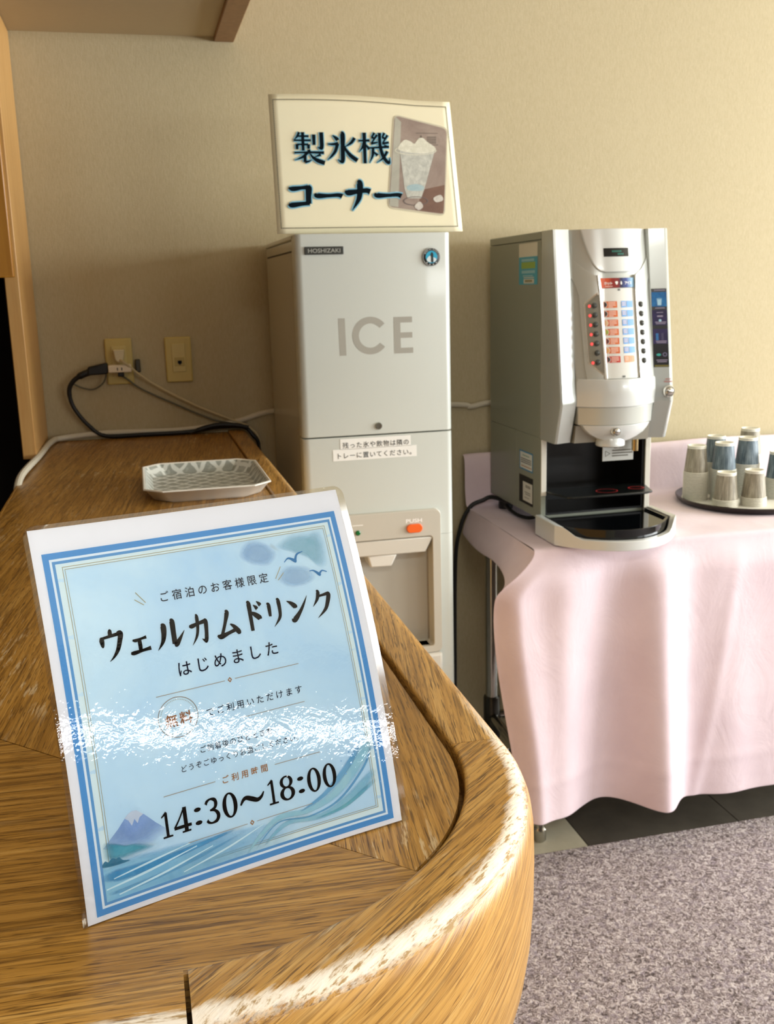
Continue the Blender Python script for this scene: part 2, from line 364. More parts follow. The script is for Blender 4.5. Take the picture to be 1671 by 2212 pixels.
def carpet_mat():
    k = N('mottled_carpet'); tc = k.n('TexCoord').outputs['Object']
    v = k.n('TexVoronoi'); v.inputs['Scale'].default_value = 150; k.l(tc, v.inputs['Vector'])
    a = k.noise(tc, 88, 3, .6, 1.4); b = k.noise(tc, 260, 3, .7, .8); c = k.noise(tc, 3.0, 3)
    s = k.math('ADD', k.math('MULTIPLY', a, .65), k.math('MULTIPLY', b, .35))
    col = k.ramp(s, [(.37, '#3a3332'), (.45, '#786d6d'), (.52, '#a89d9e'), (.60, '#d3cbc9')])
    col = k.mix(k.ramp(k.noise(tc, 70, 2), [(.5, 0), (.7, .35)]), col, '#8b8194')
    col = k.mix(k.math('MULTIPLY', c, .2), col, '#9c8f86')
    k.l(col, k.b.inputs['Base Color']); k.b.inputs['Roughness'].default_value = .95; k.b.inputs['Specular IOR Level'].default_value = .1
    k.bump(s, 1.0, .008)
    return k.m
def tile_mat(name, a, b):
    k = N(name); tc = k.n('TexCoord').outputs['Object']
    col = k.ramp(k.noise(tc, 9, 6, .65), [(.3, a), (.7, b)])
    k.l(col, k.b.inputs['Base Color']); k.b.inputs['Roughness'].default_value = .5; k.bump(k.noise(tc, 60, 4), .1)
    return k.m
WALL = wallpaper()
DARKW = M('dark_wall_low_bounce', '#5d4931', .5, noise=.1, nscale=10)  # for unseen walls, toned dark brown to cut bounced light
WHITE_CEIL = M('ceiling_paint', '#d8cfba', .8, noise=.04, nscale=60, bump=.1)
MAPLE = maple('maple_trim'); MAPLE_O = maple('maple_panel', '#9a6416', '#b07a26', .35)
DARKROOM = M('unlit_room_black', '#0d0807', .8, noise=.3, nscale=4)  # near-black colour stands in for the room's lack of light
GROUT = M('grout', '#3d3a33', .8, noise=.1)
TILE_L = tile_mat('pale_tile', '#aaa591', '#bdb8a4'); TILE_D = tile_mat('slate_tile', '#3a3630', '#4f4a42')

# ------------------------------------------------------------------ room shell
W = 2.817; FL = -ZF; CE = 1.25
b = MB(); b.box(-.276, XR+.1, W, W+.12, FL, CE); b.box(-1.5, -.276, W, W+.12, .06, CE); b.build('wall_back', WALL, kind='structure', smooth=False)
b = MB(); b.box(-1.6, -1.5, -4, W, FL, CE); b.build('wall_left', DARKW, kind='structure', smooth=False)
# right wall and the wall behind the camera, with their windows
b = MB(); b.box(XR, XR+.1, -4.0, W, FL, -.58); b.box(XR, XR+.1, -4.0, W, .78, CE); b.box(XR, XR+.1, 2.62, W, -.58, .78); b.box(XR, XR+.1, -4.0, -2.62, -.58, .78); b.box(XR, XR+.1, -.58, -.22, -.58, .78); b.build('wall_right', WALL, kind='structure', smooth=False)
b = MB(); b.box(-1.5, XR+.1, -4.12, -4.0, FL, -.58); b.box(-1.5, XR+.1, -4.12, -4, .78, CE); b.box(-1.5, -.72, -4.12, -4, -.58, .78); b.box(1.12, 3.12, -4.12, -4, -.58, .78); b.box(4.58, XR+.1, -4.12, -4, -.58, .78)
b.box(3.12, 4.58, -4.12, -4, .16, .78); b.box(3.12, 4.58, -4.12, -4, -.58, -.08)
b.build('wall_behind_camera', DARKW, kind='structure', smooth=False)
FRAME = M('window_frame_paint', '#b9b4a8', .4)
def win(name, horiz, a0, a1, z0, z1, c, n):
    m = MB()
    for i in range(n+1):
        p = a0+(a1-a0)*i/n
        if horiz: m.box(p-.02, p+.02, c-.03, c+.03, z0, z1)
        else: m.box(c-.03, c+.03, p-.02, p+.02, z0, z1)
    for z in (z0, z1):
        if horiz: m.box(a0, a1, c-.03, c+.03, z-.02, z+.02)
        else: m.box(c-.03, c+.03, a0, a1, z-.02, z+.02)
    return m.build(name, FRAME, kind='structure', smooth=False)
win('window_1', False, -.22, 2.62, -.58, .78, XR+.05, 2); win('window_4', False, -2.62, -.58, -.58, .78, XR+.05, 2); win('window_2', True, 3.12, 4.58, -.08, .16, -4.06, 3); win('window_3', True, -.72, 1.12, -.58, .78, -4.06, 2)
b = MB(); b.box(-1.6, XR+.1, -4.1, W+.1, CE, CE+.1); b.build('ceiling', WHITE_CEIL, kind='structure', smooth=False)
# dropped soffit over the counter, its timber edge board, the panel and cupboard at its left
b = MB(); b.box(-1.5, .254, .2, W, .64, CE); b.build('trim_1', M('soffit_paint', '#b9a887', .8, noise=.04, nscale=60, bump=.15), kind='structure', smooth=False)  # carried forward out of view to screen the wall from the overhead fill
b = MB(); b.box(.2545, .305, .2, W-.001, .628, CE); b.build('trim_2', maple('edge_board', '#7d5426', '#94683a'), kind='structure', bevel=.002)
# floor: dark slate tiles with a pale tile at the left, thin joints
b = MB(); b.box(-1.5, XR, -4, W, FL-.05, FL-.004); b.build('floor', GROUT, kind='structure', smooth=False)
fl = bpy.data.objects['floor']
b = MB()
for i in range(-5, 9):
    for j in range(-15, 2):
        x0 = 1.058+.445*i; y0 = 2.2+.45*j; x1 = min(x0+.442, XR); y1 = min(y0+.447, W)
        if x1 <= -1.5 or y1 <= -4: continue
        b.cur = 0 if i < 0 else 1
        b.box(max(x0, -1.5), x1, max(y0, -4), y1, FL-.006, FL)
b.build('tiles', [TILE_L, TILE_D], fl, smooth=False)
b = MB(); b.box(.29, XR-.02, -3.9, 2.206, FL, FL+.009)
b.build('carpet', carpet_mat(), label='mottled grey mauve carpet laid up to the dark tile strip', cat='carpet', bevel=.003)
# doorway walls painted near black for the unlit room beyond the counter's left end
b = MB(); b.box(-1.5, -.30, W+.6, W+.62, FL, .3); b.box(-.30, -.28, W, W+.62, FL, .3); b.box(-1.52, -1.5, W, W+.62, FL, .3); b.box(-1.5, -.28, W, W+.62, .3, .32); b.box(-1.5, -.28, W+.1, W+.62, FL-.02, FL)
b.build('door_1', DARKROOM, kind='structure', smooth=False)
b = MB(); b.box(-1.48, -.278, W-.03, W+.05, FL, .05); b.build('door_2', M('doorway_dark_sheet', '#0b0504', .9, noise=.3, nscale=8), kind='structure', smooth=False)  # black sheet added across the opening so window light leaves it dark
b = MB(); b.box(-.277, -.246, 2.475, W-.002, -.372, .639); b.build('trim_3', MAPLE, kind='structure', bevel=.002)
t = thing('wall_cabinet', 'orange wooden wall cupboard at the top left above the dark opening', 'cabinet', (-.75, 2.43, .043))
b = MB(); b.box(-1.48, -.278, 2.44, W-.03, .052, .638); b.build('body', MAPLE_O, t, bevel=.002)
b = MB(); b.box(-.86, -.2475, 2.40, 2.425, .043, .63); b.build('door', MAPLE_O, t, bevel=.003)
b = MB(); b.box(-1.48, -.864, 2.40, 2.425, .043, .63); b.build('door', MAPLE_O, t, bevel=.003)

# ------------------------------------------------------------------ the oak counter
OAK_Y = oak('oak_grain_along', 84, scuff=.8); OAK_X = oak('oak_grain_across', -3, scuff=.25)
RIM_Y = oak('oak_rim_along', 80, ('#946a2e', '#bb8c45', '#cfa45f'), worn=.7)
RIM_C = oak('oak_rim_corner', 42, ('#94682a', '#ba8a40', '#cfa45c'), worn=1.0, scuff=.9)
RIM_X = oak('oak_rim_across', -2, ('#94682a', '#ba8a40', '#cfa45c'), worn=.95)
BASEW = oak('oak_side', 0, ('#a87838', '#c8974c', '#d8ae68'), axis='z')
ct = thing('counter', 'worn oak counter with rounded raised rim under the blue welcome sign', 'counter', (0, 1.6, FL))
RC = .75
prof = [(.2305, -.40), (.2305, -.3765), (.2318, -.3752), (.234, -.375), (.262, -.375), (.269, -.3757), (.2745, -.3785), (.2785, -.383), (.2812, -.39), (.2826, -.40), (.2832, -.425), (.2828, -.455), (.281, -.485), (.277, -.513), (.2685, -.548), (.258, -.577), (.241, -.612), (.222, -.64), (.21, -.65), (.21, -.40)]
RIM_S = oak('oak_rim_side', 0, ('#a87838', '#c8974c', '#d8ae68'), pores='#7d5522', worn=1.0, around=True)
def sweep(path):
    """path: list of (origin, outward dir)"""
    m = MB(); n = len(prof); vs = []
    for (ox, oy), (dx, dy) in path:
        for r, z in prof: vs.append((ox+dx*r, oy+dy*r, z))
    fs = [(j*n+i, j*n+(i+1) % n, (j+1)*n+(i+1) % n, (j+1)*n+i) for j in range(len(path)-1) for i in range(n)]
    fs += [list(range(n)), [(len(path)-1)*n+i for i in range(n)][::-1]]
    m.add(vs, fs); m.mi = [1 if i >= 7 else 0 for j in range(len(path)-1) for i in range(n)]+[0, 0]; return m
sweep([((0, RC+.0006), (1, 0)), ((0, 1.8), (1, 0)), ((0, W-.001), (1, 0))]).build('rim', [RIM_Y, RIM_Y], ct, angle=50)
g = .0012
sweep([((0, RC), (math.cos(a), -math.sin(a))) for a in [math.pi/2*i/48*(1-.004) for i in range(49)]]).build('rim', [RIM_C, RIM_S], ct, angle=50)
sweep([((-.0012, RC), (0, -1)), ((-.6, RC), (0, -1)), ((-1.45, RC), (0, -1))]).build('rim', [RIM_X, RIM_X], ct, angle=50)
PZ = -.379
inner = (-.257, 1.0); dia = (.164, .579)
# corner point of the mitre on the inner arc
arc = [(.2302*math.cos(a), RC-.2302*math.sin(a)) for a in [math.pi/2*i/40 for i in range(41)]]
arcf = [(.2262*math.cos(a), RC-.2262*math.sin(a)) for a in [math.pi/2*i/40 for i in range(41)]]  # far panel trimmed: the open gap stands in for the rim's shadow
k = min(range(41), key=lambda i: abs(arc[i][0]+arc[i][1]-.743))
far = [(-.257, W-.001), inner]+[arcf[k]]+arcf[:k][::-1]+[(.2262, W-.001)]
MB().prism(far, lambda x, y: (x, y, PZ-.025), lambda x, y: (x, y, PZ)).build('top_panel', OAK_Y, ct, smooth=False)
near = [(-1.45, 1.0), (-1.45, RC-.2302), (-.01, RC-.2302)]+arc[k:][::-1]+[(inner[0]-.0007, inner[1]-.0007)]
MB().prism(near, lambda x, y: (x, y-.0006, PZ-.025), lambda x, y: (x, y-.0006, PZ)).build('top_panel', OAK_X, ct, smooth=False)
b = MB(); b.box(-.262, -.257, 1.0, W-.001, PZ-.03, PZ+.0004); b.build('edge_strip', oak('oak_edge', 88), ct, bevel=.001)
basep = [(-.24, W-.002), (-.24, .99), (-1.44, .99), (-1.44, .56), (0, .56)]+[(.19*math.sin(a), RC-.19*math.cos(a)) for a in [math.pi/2*i/14 for i in range(15)]]+[(.19, W-.002)]
MB().prism(basep, lambda x, y: (x, y, FL), lambda x, y: (x, y, PZ-.0255)).build('base', BASEW, ct, angle=50)

# pale cable laid along the wall over the counter, and the wall fittings
IVORY = M('ivory_plastic', '#c9b56c', .4, noise=.04, nscale=80); IVORY_D = M('ivory_module', '#cdbb78', .35)
WCAB = M('white_cable', '#cfc8b4', .5); BLACKR = M('black_rubber', '#0a0a0a', .5); GREYC = M('grey_cable', '#5d5a48', .5); CREAMC = M('cream_cable', '#c3b48c', .5)
MB().tube([(-.262, 2.16, -.40), (-.256, 2.22, -.368), (-.243, 2.50, -.369), (-.232, 2.74, -.369), (-.205, 2.795, -.368), (-.095, 2.803, -.362), (.09, 2.805, -.366), (.21, 2.808, -.358), (.264, 2.81, -.350), (.358, 2.81, -.328), (.55, 2.81, -.322), (.889, 2.81, -.338), (.935, 2.808, -.346), (.99, 2.81, -.338), (1.1, 2.81, -.335)], .0075).build('cable', WCAB, label='thick pale cable running along the wall behind the counter and both machines', cat='cable')
def plate(x0, x1, z0, z1, name, label, cat):
    t = thing(name, label, cat, ((x0+x1)/2, W, z0)); b = MB(); b.box(x0, x1, W-.009, W-.0005, z0, z1); b.build('cover_plate', IVORY, t, bevel=.004, seg=3); return t
o = plate(-.081, -.011, -.235, -.1135, 'wall_socket', 'ivory wall socket plate with adaptor and plugs in it', 'wall socket')
b = MB(); b.box(-.065, -.027, W-.0115, W-.006, -.215, -.133); b.build('module', IVORY_D, o, bevel=.001)
o = plate(.0745, .1445, -.236, -.115, 'telephone_socket', 'ivory wall plate with one small telephone jack', 'wall socket')
b = MB(); b.box(.092, .127, W-.0115, W-.006, -.208, -.133); b.build('module', IVORY_D, o, bevel=.001)
b = MB(); b.box(.098, .124, W-.0125, W-.008, -.193, -.169); b.build('jack_frame', M('jack_frame', '#b7a35c', .4), o, bevel=.0006)
b = MB(); b.box(.106, .117, W-.0132, W-.009, -.186, -.178); b.box(.109, .114, W-.0132, W-.009, -.189, -.178); b.build('jack', BLACKR, o, smooth=False)
# adaptor and plugs
t = thing('power_adaptor', 'white three way adaptor block plugged into the wall socket', 'adaptor', (-.045, W-.03, -.203))
b = MB(); b.box(-.076, -.016, W-.044, W-.0115, -.201, -.181); b.build('block', M('adaptor_white', '#e8dcc4', .4), t, bevel=.003)
b = MB()
for x in (-.052, -.041): b.box(x-.0012, x+.0012, W-.0448, W-.043, -.1955, -.188)
b.build('slots', BLACKR, t, smooth=False)
t = thing('plug', 'cream plug in the upper outlet with pale cord running to the right', 'plug', (-.045, W-.03, -.17))
MB().prism([(-.060, -.142), (-.030, -.142), (-.034, -.168), (-.040, -.174), (-.050, -.174), (-.056, -.168)], lambda x, z: (x, W-.0118, z), lambda x, z: (x*.94-.003, W-.040, z)).build('body', M('plug_cream', '#d6cba8', .4), t, bevel=.002)
MB().tube([(-.044, W-.036, -.168), (-.03, W-.045, -.178), (.03, W-.022, -.231), (.14, W-.014, -.298), (.255, W-.012, -.352), (.29, W-.02, -.371), (.315, W-.03, -.42), (.318, W-.03, -.62)], .0035).build('cord', CREAMC, t)
t = thing('plug', 'flat black plug on the left side of the adaptor with thick black cord', 'plug', (-.1, W-.03, -.2))
MB().hexa([(-.130, W-.040, -.206), (-.0765, W-.040, -.204), (-.0765, W-.016, -.204), (-.130, W-.016, -.206), (-.128, W-.038, -.184), (-.0765, W-.038, -.174), (-.0765, W-.018, -.174), (-.128, W-.018, -.184)]).build('body', BLACKR, t, bevel=.004)
MB().tube([(-.12, W-.028, -.196), (-.15, W-.03, -.207), (-.172, W-.028, -.225), (-.18, W-.024, -.25), (-.172, W-.02, -.29), (-.14, W-.018, -.338), (-.097, W-.02, -.3695), (0, W-.024, -.371), (.12, W-.024, -.371), (.2, W-.018, -.363), (.27, W-.02, -.366), (.296, W-.03, -.39), (.312, W-.03, -.43), (.314, W-.03, -.62)], [.009, .0062, .0055, .0055, .0055, .0055, .0055]).build('cord', BLACKR, t)
t = thing('plug', 'small dark plug under the adaptor with thin grey green cord', 'plug', (-.045, W-.03, -.21))
b = MB(); b.box(-.052, -.036, W-.040, W-.018, -.212, -.2015); b.build('body', BLACKR, t, bevel=.002)
MB().tube([(-.044, W-.03, -.21), (-.03, W-.022, -.22), (.007, W-.014, -.25), (.098, W-.012, -.298), (.19, W-.012, -.342), (.262, W-.016, -.362), (.3, W-.02, -.39), (.31, W-.022, -.43), (.311, W-.022, -.6)], .0026).build('cord', GREYC, t)
MB().tube([(-.082, W-.02, -.206), (-.092, W-.02, -.228), (-.118, W-.016, -.244), (-.146, W-.016, -.239), (-.166, W-.02, -.228)], .0022).build('wire_loop', GREYC, label='thin wire loop hanging under the black plug', cat='wire')
b = MB(); b.tube([(.125, W-.034, -.3735), (.17, W-.03, -.360), (.21, W-.026, -.356), (.25, W-.028, -.359), (.285, W-.034, -.366)], [.002, .006, .0065, .006, .005]); b.build('cable', BLACKR, label='short black cable bunched against the wall at the far end of the counter', cat='cable')
b = MB(); b.box(-.006, .008, W-.013, W-.0005, -.205, -.17); b.build('junction_clip', M('smoky_clip', '#3f3a2a', .3), label='smoky clear clip on the wall right beside the adaptor', cat='clip', bevel=.003)

# pale cabinet-like serving tray
TRAYW = M('melamine_white', '#e9e6da', .28, coat=.3)
def tray_mat():
    k = N('patterned_melamine'); tc = k.n('TexCoord').outputs['Object']
    wv = []
    for s, ph in ((1, 0), (-1, 0)):
        x = k.n('TexWave', wave_type='BANDS', bands_direction='X', wave_profile='SIN'); x.inputs['Scale'].default_value = 11; x.inputs['Distortion'].default_value = 1.6; x.inputs['Detail'].default_value = 1; x.inputs['Detail Scale'].default_value = 3
        k.l(k.mapping(tc, (1, 1, 1), (0, 0, math.radians(45*s))), x.inputs['Vector']); wv.append(k.ramp(x.outputs['Fac'], [(.80, 0), (.92, 1)]))
    m = k.math('MAXIMUM', wv[0], wv[1]); m2 = k.ramp(k.noise(k.mapping(tc, (1, 1, 1)), 60, 2), [(.55, 0), (.65, .3)])
    m = k.math('MAXIMUM', m, m2)
    k.l(k.mix(k.math('MULTIPLY', m, .75), '#94988f', '#dfe2da'), k.b.inputs['Base Color']); k.b.inputs['Roughness'].default_value = .3
    return k.m
def octo(cx, cy, hx, hy, ch): return [(cx-hx+ch, cy-hy), (cx+hx-ch, cy-hy), (cx+hx, cy-hy+ch), (cx+hx, cy+hy-ch), (cx+hx-ch, cy+hy), (cx-hx+ch, cy+hy), (cx-hx, cy+hy-ch), (cx-hx, cy-hy+ch)]
t = thing('serving_tray', 'rectangular white tray with grey lattice pattern on the far counter', 'tray', (.111, 2.012, PZ))
def loops(m, L):
    n = len(L[0][0]); vs = [(x, y, z) for poly, z in L for x, y in poly]
    fs = [(j*n+i, j*n+(i+1) % n, (j+1)*n+(i+1) % n, (j+1)*n+i) for j in range(len(L)-1) for i in range(n)]
    fs += [list(range(n))[::-1], [(len(L)-1)*n+i for i in range(n)]]
    return m.add(vs, fs)
cx, cy = .111, 2.012
m = MB(); loops(m, [(octo(cx, cy, .095, .136, .03), PZ+.0003), (octo(cx, cy, .100, .141, .031), PZ+.004), (octo(cx, cy, .1135, .155, .033), PZ+.022), (octo(cx, cy, .1185, .160, .034), PZ+.0245), (octo(cx, cy, .1185, .160, .034), PZ+.0265), (octo(cx, cy, .1165, .158, .0335), PZ+.0272), (octo(cx, cy, .1135, .155, .033), PZ+.0255)])
m.f = m.f[:-1]; m.mi = m.mi[:-1]
loops(m, [(octo(cx, cy, .1135, .155, .033), PZ+.0255), (octo(cx, cy, .1, .142, .031), PZ+.006)]); m.f = m.f[:-2]; m.mi = m.mi[:-2]
m.build('shell', TRAYW, t, angle=30)
m = MB(); loops(m, [(octo(cx, cy, .1130, .1545, .033), PZ+.0253), (octo(cx, cy, .0985, .1405, .031), PZ+.0058), (octo(cx, cy, .096, .138, .03), PZ+.005)]); m.f = m.f[:-2]+[m.f[-1]]; m.mi = m.mi[:-1]
m.build('patterned_inside', tray_mat(), t, angle=25)
# ------------------------------------------------------------------ welcome-drink sign (laminated, standing on the counter)
_T = Vector((.03949, .59810, -.24242)); _w = Vector((-.287404, -.040246, .344132)); _A, _B, _k = .210, .22785, 1.07578
_R = Matrix.Rotation(_w.length, 3, _w.normalized())
def SH(u, v, h=0):
    """point on the gently bent sheet; u, v in mm from its lower left corner, h mm in front of it"""
    x = u/1000-_A/2; z = v/1000-_B/2
    y = .7318*(z/(_B/2))**2*.01-.4950*(x/(_A/2))**2*.01+.5282*(x/(_A/2))*(z/(_B/2))*.01-h/1000
    p = _k*(_T+_R @ Vector((x, y, z))); return (p.x, p.y, p.z+.0016)
def gloss(name, col, var=0, rough=.22):
    return M(name, col, rough, noise=var, nscale=30)
def lam_mat():
    k = N('laminate_film'); tc = k.n('TexCoord').outputs['Object']
    a = k.noise(tc, 75, 3, .6, .6); b = k.noise(tc, 260, 2); c = k.noise(tc, 9, 2)
    h = k.math('ADD', k.math('ADD', a, k.math('MULTIPLY', b, .35)), k.math('MULTIPLY', c, 2.0))
    bp = k.n('Bump'); bp.inputs['Strength'].default_value = .3; bp.inputs['Distance'].default_value = .0009; k.l(h, bp.inputs['Height'])
    gl = k.n('BsdfGlossy'); gl.inputs['Roughness'].default_value = .05; k.l(bp.outputs[0], gl.inputs['Normal'])
    tr = k.n('BsdfTransparent'); tr.inputs[0].default_value = (.985, .985, .98, 1)
    fr = k.n('Fresnel'); fr.inputs[0].default_value = 1.5; k.l(bp.outputs[0], fr.inputs['Normal'])
    mx = k.n('MixShader'); k.l(k.math('MULTIPLY', fr.outputs[0], 1.0), mx.inputs[0]); k.l(tr.outputs[0], mx.inputs[1]); k.l(gl.outputs[0], mx.inputs[2])
    k.l(mx.outputs[0], k.out.inputs['Surface']); return k.m
def edge_mat():
    k = N('clear_film_edge'); gl = k.n('BsdfGlossy'); gl.inputs['Roughness'].default_value = .15; tr = k.n('BsdfTransparent'); tr.inputs[0].default_value = (.93, .90, .82, 1)
    mx = k.n('MixShader'); mx.inputs[0].default_value = .12; k.l(tr.outputs[0], mx.inputs[1]); k.l(gl.outputs[0], mx.inputs[2]); k.l(mx.outputs[0], k.out.inputs['Surface']); return k.m
def art_bg():
    k = N('watercolour_sky'); tc = k.n('TexCoord').outputs['Object']
    a = k.noise(tc, 9, 5, .6, .5); b = k.noise(tc, 38, 4, .7)
    col = k.ramp(a, [(.3, '#b3d9f4'), (.5, '#c3e3f7'), (.72, '#d6effb')])
    col = k.mix(k.math('MULTIPLY', b, .3), col, '#def2fc')
    k.l(col, k.b.inputs['Base Color']); k.b.inputs['Roughness'].default_value = .5; return k.m
sg = thing('welcome_sign', 'laminated pale blue Japanese welcome drink sign standing on the oak counter', 'sign', SH(105, 0))
# film: rounded at its top corners, slightly larger than the paper
def rrect(x0, y0, x1, y1, r, top_only=True, n=6):
    P = [(x0, y0), (x1, y0)] if top_only else []
    cs = [(x1-r, y1-r, 0), (x0+r, y1-r, 90)] + ([] if top_only else [(x0+r, y0+r, 180), (x1-r, y0+r, 270)])
    for cx, cy, a in cs: P += [(cx+r*math.cos(math.radians(a+90*i/n)), cy+r*math.sin(math.radians(a+90*i/n))) for i in range(n+1)]
    return P
def sheet(u0, u1, v0, v1, h, r=0, nu=14, nv=16):
    m = MB()
    def fn(i, j):
        v = v0+(v1-v0)*j; a, b = u0, u1
        if r and v > v1-r: d = r-math.sqrt(max(r*r-(v-(v1-r))**2, 0)); a += d; b -= d
        return SH(a+(b-a)*i, v, h)
    return m.grid(fn, nu, nv)
def sheet2(u0, u1, v0, v1, h, r=0, nv=16):
    m = MB(); vv = [v0+(v1-r-v0)*j/nv for j in range(nv)]+([v1-r+r*math.sin(math.pi/2*q/6) for q in range(7)] if r else [v1])
    R = []
    for v in vv:
        d = r-math.sqrt(max(r*r-max(v-(v1-r), 0)**2, 0)) if r else 0
        R.append([SH(u0+d+(u1-u0-2*d)*i/14, v, h) for i in range(15)])
    return m.add([p for q in R for p in q], [(j*15+i, j*15+i+1, (j+1)*15+i+1, (j+1)*15+i) for j in range(len(R)-1) for i in range(14)])
o = sheet2(-2.6, 215.2, -1.2, 230.6, -.45, 7).build('laminate_backing', edge_mat(), sg)
s = o.modifiers.new('thick', 'SOLIDIFY'); s.thickness = .0006
paper = sheet2(0, 210, 0, 227.9, 0, 0).build('paper', M('sign_paper', '#eef0f6', .5, noise=.03, nscale=25), sg)
def art(name, parts, mat, h, label=None): return flat(parts, lambda x, y: SH(x, y, h)).build(name, mat, paper, smooth=False, fix=False, label=label)
art('picture', [rect2(11, 8.5, 199, 208.5, 16, 18)], art_bg(), .10)
BLUE = M('frame_blue', '#4f9bd8', .5, noise=.05, nscale=20); BLUE2 = M('frame_blue_thin', '#5f9fd4', .5); GOLD = M('gold_line', '#a8a58a', .5); GOLDB = M('bronze_print', '#a5713f', .5)
INK = M('black_ink', '#0b090a', .8, spec=.1); NAVY = M('navy_ink', '#12152c', .8, spec=.1)
art('border', frame2(5.7, 3.2, 204.4, 213.4, 3.7), BLUE, .16)
art('border', frame2(9.4, 6.9, 200.7, 209.7, 1.4), M('border_white', '#e8f4fb', .5), .16)
art('border', frame2(10.8, 8.3, 199.3, 208.3, 1.7), BLUE2, .16)
art('border', frame2(12.5, 10, 197.6, 206.6, 1.6)+frame2(14.1, 11.6, 196, 205, 2.1), M('border_pale', '#dceff4', .5), .14)
art('border', frame2(16.1, 13.4, 194.6, 204.6, .42)+frame2(17.5, 14.6, 193.2, 203.2, .35), GOLD, .18)
# watercolour landscape
def blob(pts, sub=6):
    n = len(pts); P = []
    for i in range(n):
        p0, p1, p2, p3 = pts[i-1], pts[i], pts[(i+1) % n], pts[(i+2) % n]
        for q in range(sub):
            t = q/sub; P.append(tuple(.5*(2*b+(c-a)*t+(2*a-5*b+4*c-d)*t*t+(3*b-a-3*c+d)*t**3) for a, b, c, d in zip(p0, p1, p2, p3)))
    return P, [list(range(len(P)))]
def wash(name, a, b, sc=60):
    if name in _mats: return _mats[name]
    k = N(name); _mats[name] = k.m; tc = k.n('TexCoord').outputs['Object']
    k.l(k.ramp(k.noise(tc, sc, 5, .7, .8), [(.3, a), (.7, b)]), k.b.inputs['Base Color']); k.b.inputs['Roughness'].default_value = .5; return k.m
def soft(name, parts, mat, h):
    o = art(name, [q[:2] for q in parts], mat, h); at = o.data.attributes.new('wash', 'FLOAT', 'POINT')
    at.data.foreach_set('value', [v for q in parts for v in q[2]]); return o
def softwash(name, a, b, sc=60, amt=.9, ragged=.7):
    k = N(name); tc = k.n('TexCoord').outputs['Object']; k.l(k.ramp(k.noise(tc, sc, 5, .7, .8), [(.3, a), (.7, b)]), k.b.inputs['Base Color']); k.b.inputs['Roughness'].default_value = .5
    at = k.n('Attribute', attribute_name='wash'); f = k.noise(tc, 70, 5, .7)
    v = k.math('SUBTRACT', k.math('MULTIPLY', at.outputs['Fac'], 1+ragged), k.math('MULTIPLY', f, ragged), True)
    k.l(k.math('MULTIPLY', v, amt), k.b.inputs['Alpha']); return k.m
def band(pts, prof=((0, 0), (.35, 1), (.65, 1), (1, 0))):
    # brush stroke with soft sides: pts (x, y, width)
    V, _ = stroke(pts, 10); n = len(V)//2; W_ = []; A = []
    for i in range(n):
        (ax, ay), (bx, by) = V[2*i], V[2*i+1]; e = min(1, i/6, (n-1-i)/6)
        for t, q in prof: W_.append((ax+(bx-ax)*t, ay+(by-ay)*t)); A.append(q*e)
    m_ = len(prof)
    return W_, [[i*m_+j, i*m_+j+1, (i+1)*m_+j+1, (i+1)*m_+j] for i in range(n-1) for j in range(m_-1)], A
soft('clouds', [feather([(126, 195), (136, 204), (150, 201), (158, 191), (150, 183), (134, 186)], .35)], softwash('cloud_wash', '#9cc3e8', '#b2d5f0', 60, .75, .35), .2)
soft('clouds', [feather([(152, 197), (166, 204), (182, 203.5), (193.5, 202), (193.5, 178), (186, 174), (176, 184), (164, 190)], .4)], softwash('cloud_wash_teal', '#92c8da', '#add7ea', 60, .75, .35), .21)
soft('clouds', [feather([(150, 176), (160, 184), (178, 180), (182, 170), (170, 166), (156, 168)], .35)], softwash('cloud_wash_pale', '#a9cdec', '#b9daf2', 60, .7, .35), .2)
sea = []; 
V_ = [(12.3+(148-12.3)*i/24, 9.9+(33-9.9)*j/6-(j/6)*9*(i/24)**1.4) for j in range(7) for i in range(25)]
soft('sea', [(V_, [[j*25+i, j*25+i+1, (j+1)*25+i+1, (j+1)*25+i] for j in range(6) for i in range(24)], [(1-(i/24)**1.5)*(1 if j < 5 else (.8 if j == 5 else 0)) for j in range(7) for i in range(25)])], softwash('sea_wash', '#7cc2ea', '#a6dcf2', 22, .9, .35), .21)
soft('sea', [band([(10, 24, 8), (30, 23, 9), (60, 24, 5), (100, 28, 2)])], softwash('sea_wash_deep', '#2f98d2', '#5fb4e2', 60, .85, .6), .22)
soft('sea', [band([(12, 14, 3), (34, 14, 4), (70, 18, 3), (100, 24, 1)])], softwash('sea_wash_mid', '#5cb2e2', '#86c8ec', 60, .6, .7), .22)
for pts in ([(13, 17, .8), (40, 20, 1.4), (70, 25, .4)], [(18, 22, .6), (42, 25, 1.2), (66, 28, .4)], [(20, 12, .8), (50, 16, 1.3), (80, 22, .4)], [(60, 12, .6), (90, 18, 1.2), (114, 25, .4)]): art('foam', [stroke(pts)], M('foam_pale', '#d5f0fa', .5), .24)
mt = [(14, 41), (24, 49.5), (30, 55.6), (33.5, 57.4), (36.2, 57.2), (41, 53), (47, 46.5), (54, 40), (46, 33.5), (30, 35), (20, 38)]
soft('mountain', [(mt+[(34, 46)], [[i, (i+1) % 11, 11] for i in range(11)], [.25, .75, .95, 1, 1, .95, .7, .1, 0, .15, .2, .95])], softwash('mountain_wash', '#7fa4dd', '#9fbfe8', 40, .95, .2), .22)
soft('mountain', [(list(x[:2] for x in ((28.6, 54.4, 0), (31, 56.4, 0), (33.5, 57.4, 0), (36.2, 57.2, 0), (40, 53.9, 0), (37.5, 52.5, 0), (36, 49.5, 0), (34.4, 52.5, 0), (32.4, 49, 0), (30.8, 52.6, 0))), [list(range(10))], [1]*10)], softwash('snow_wash', '#cfe0f4', '#e2edf9', 60, .8, .3), .24)
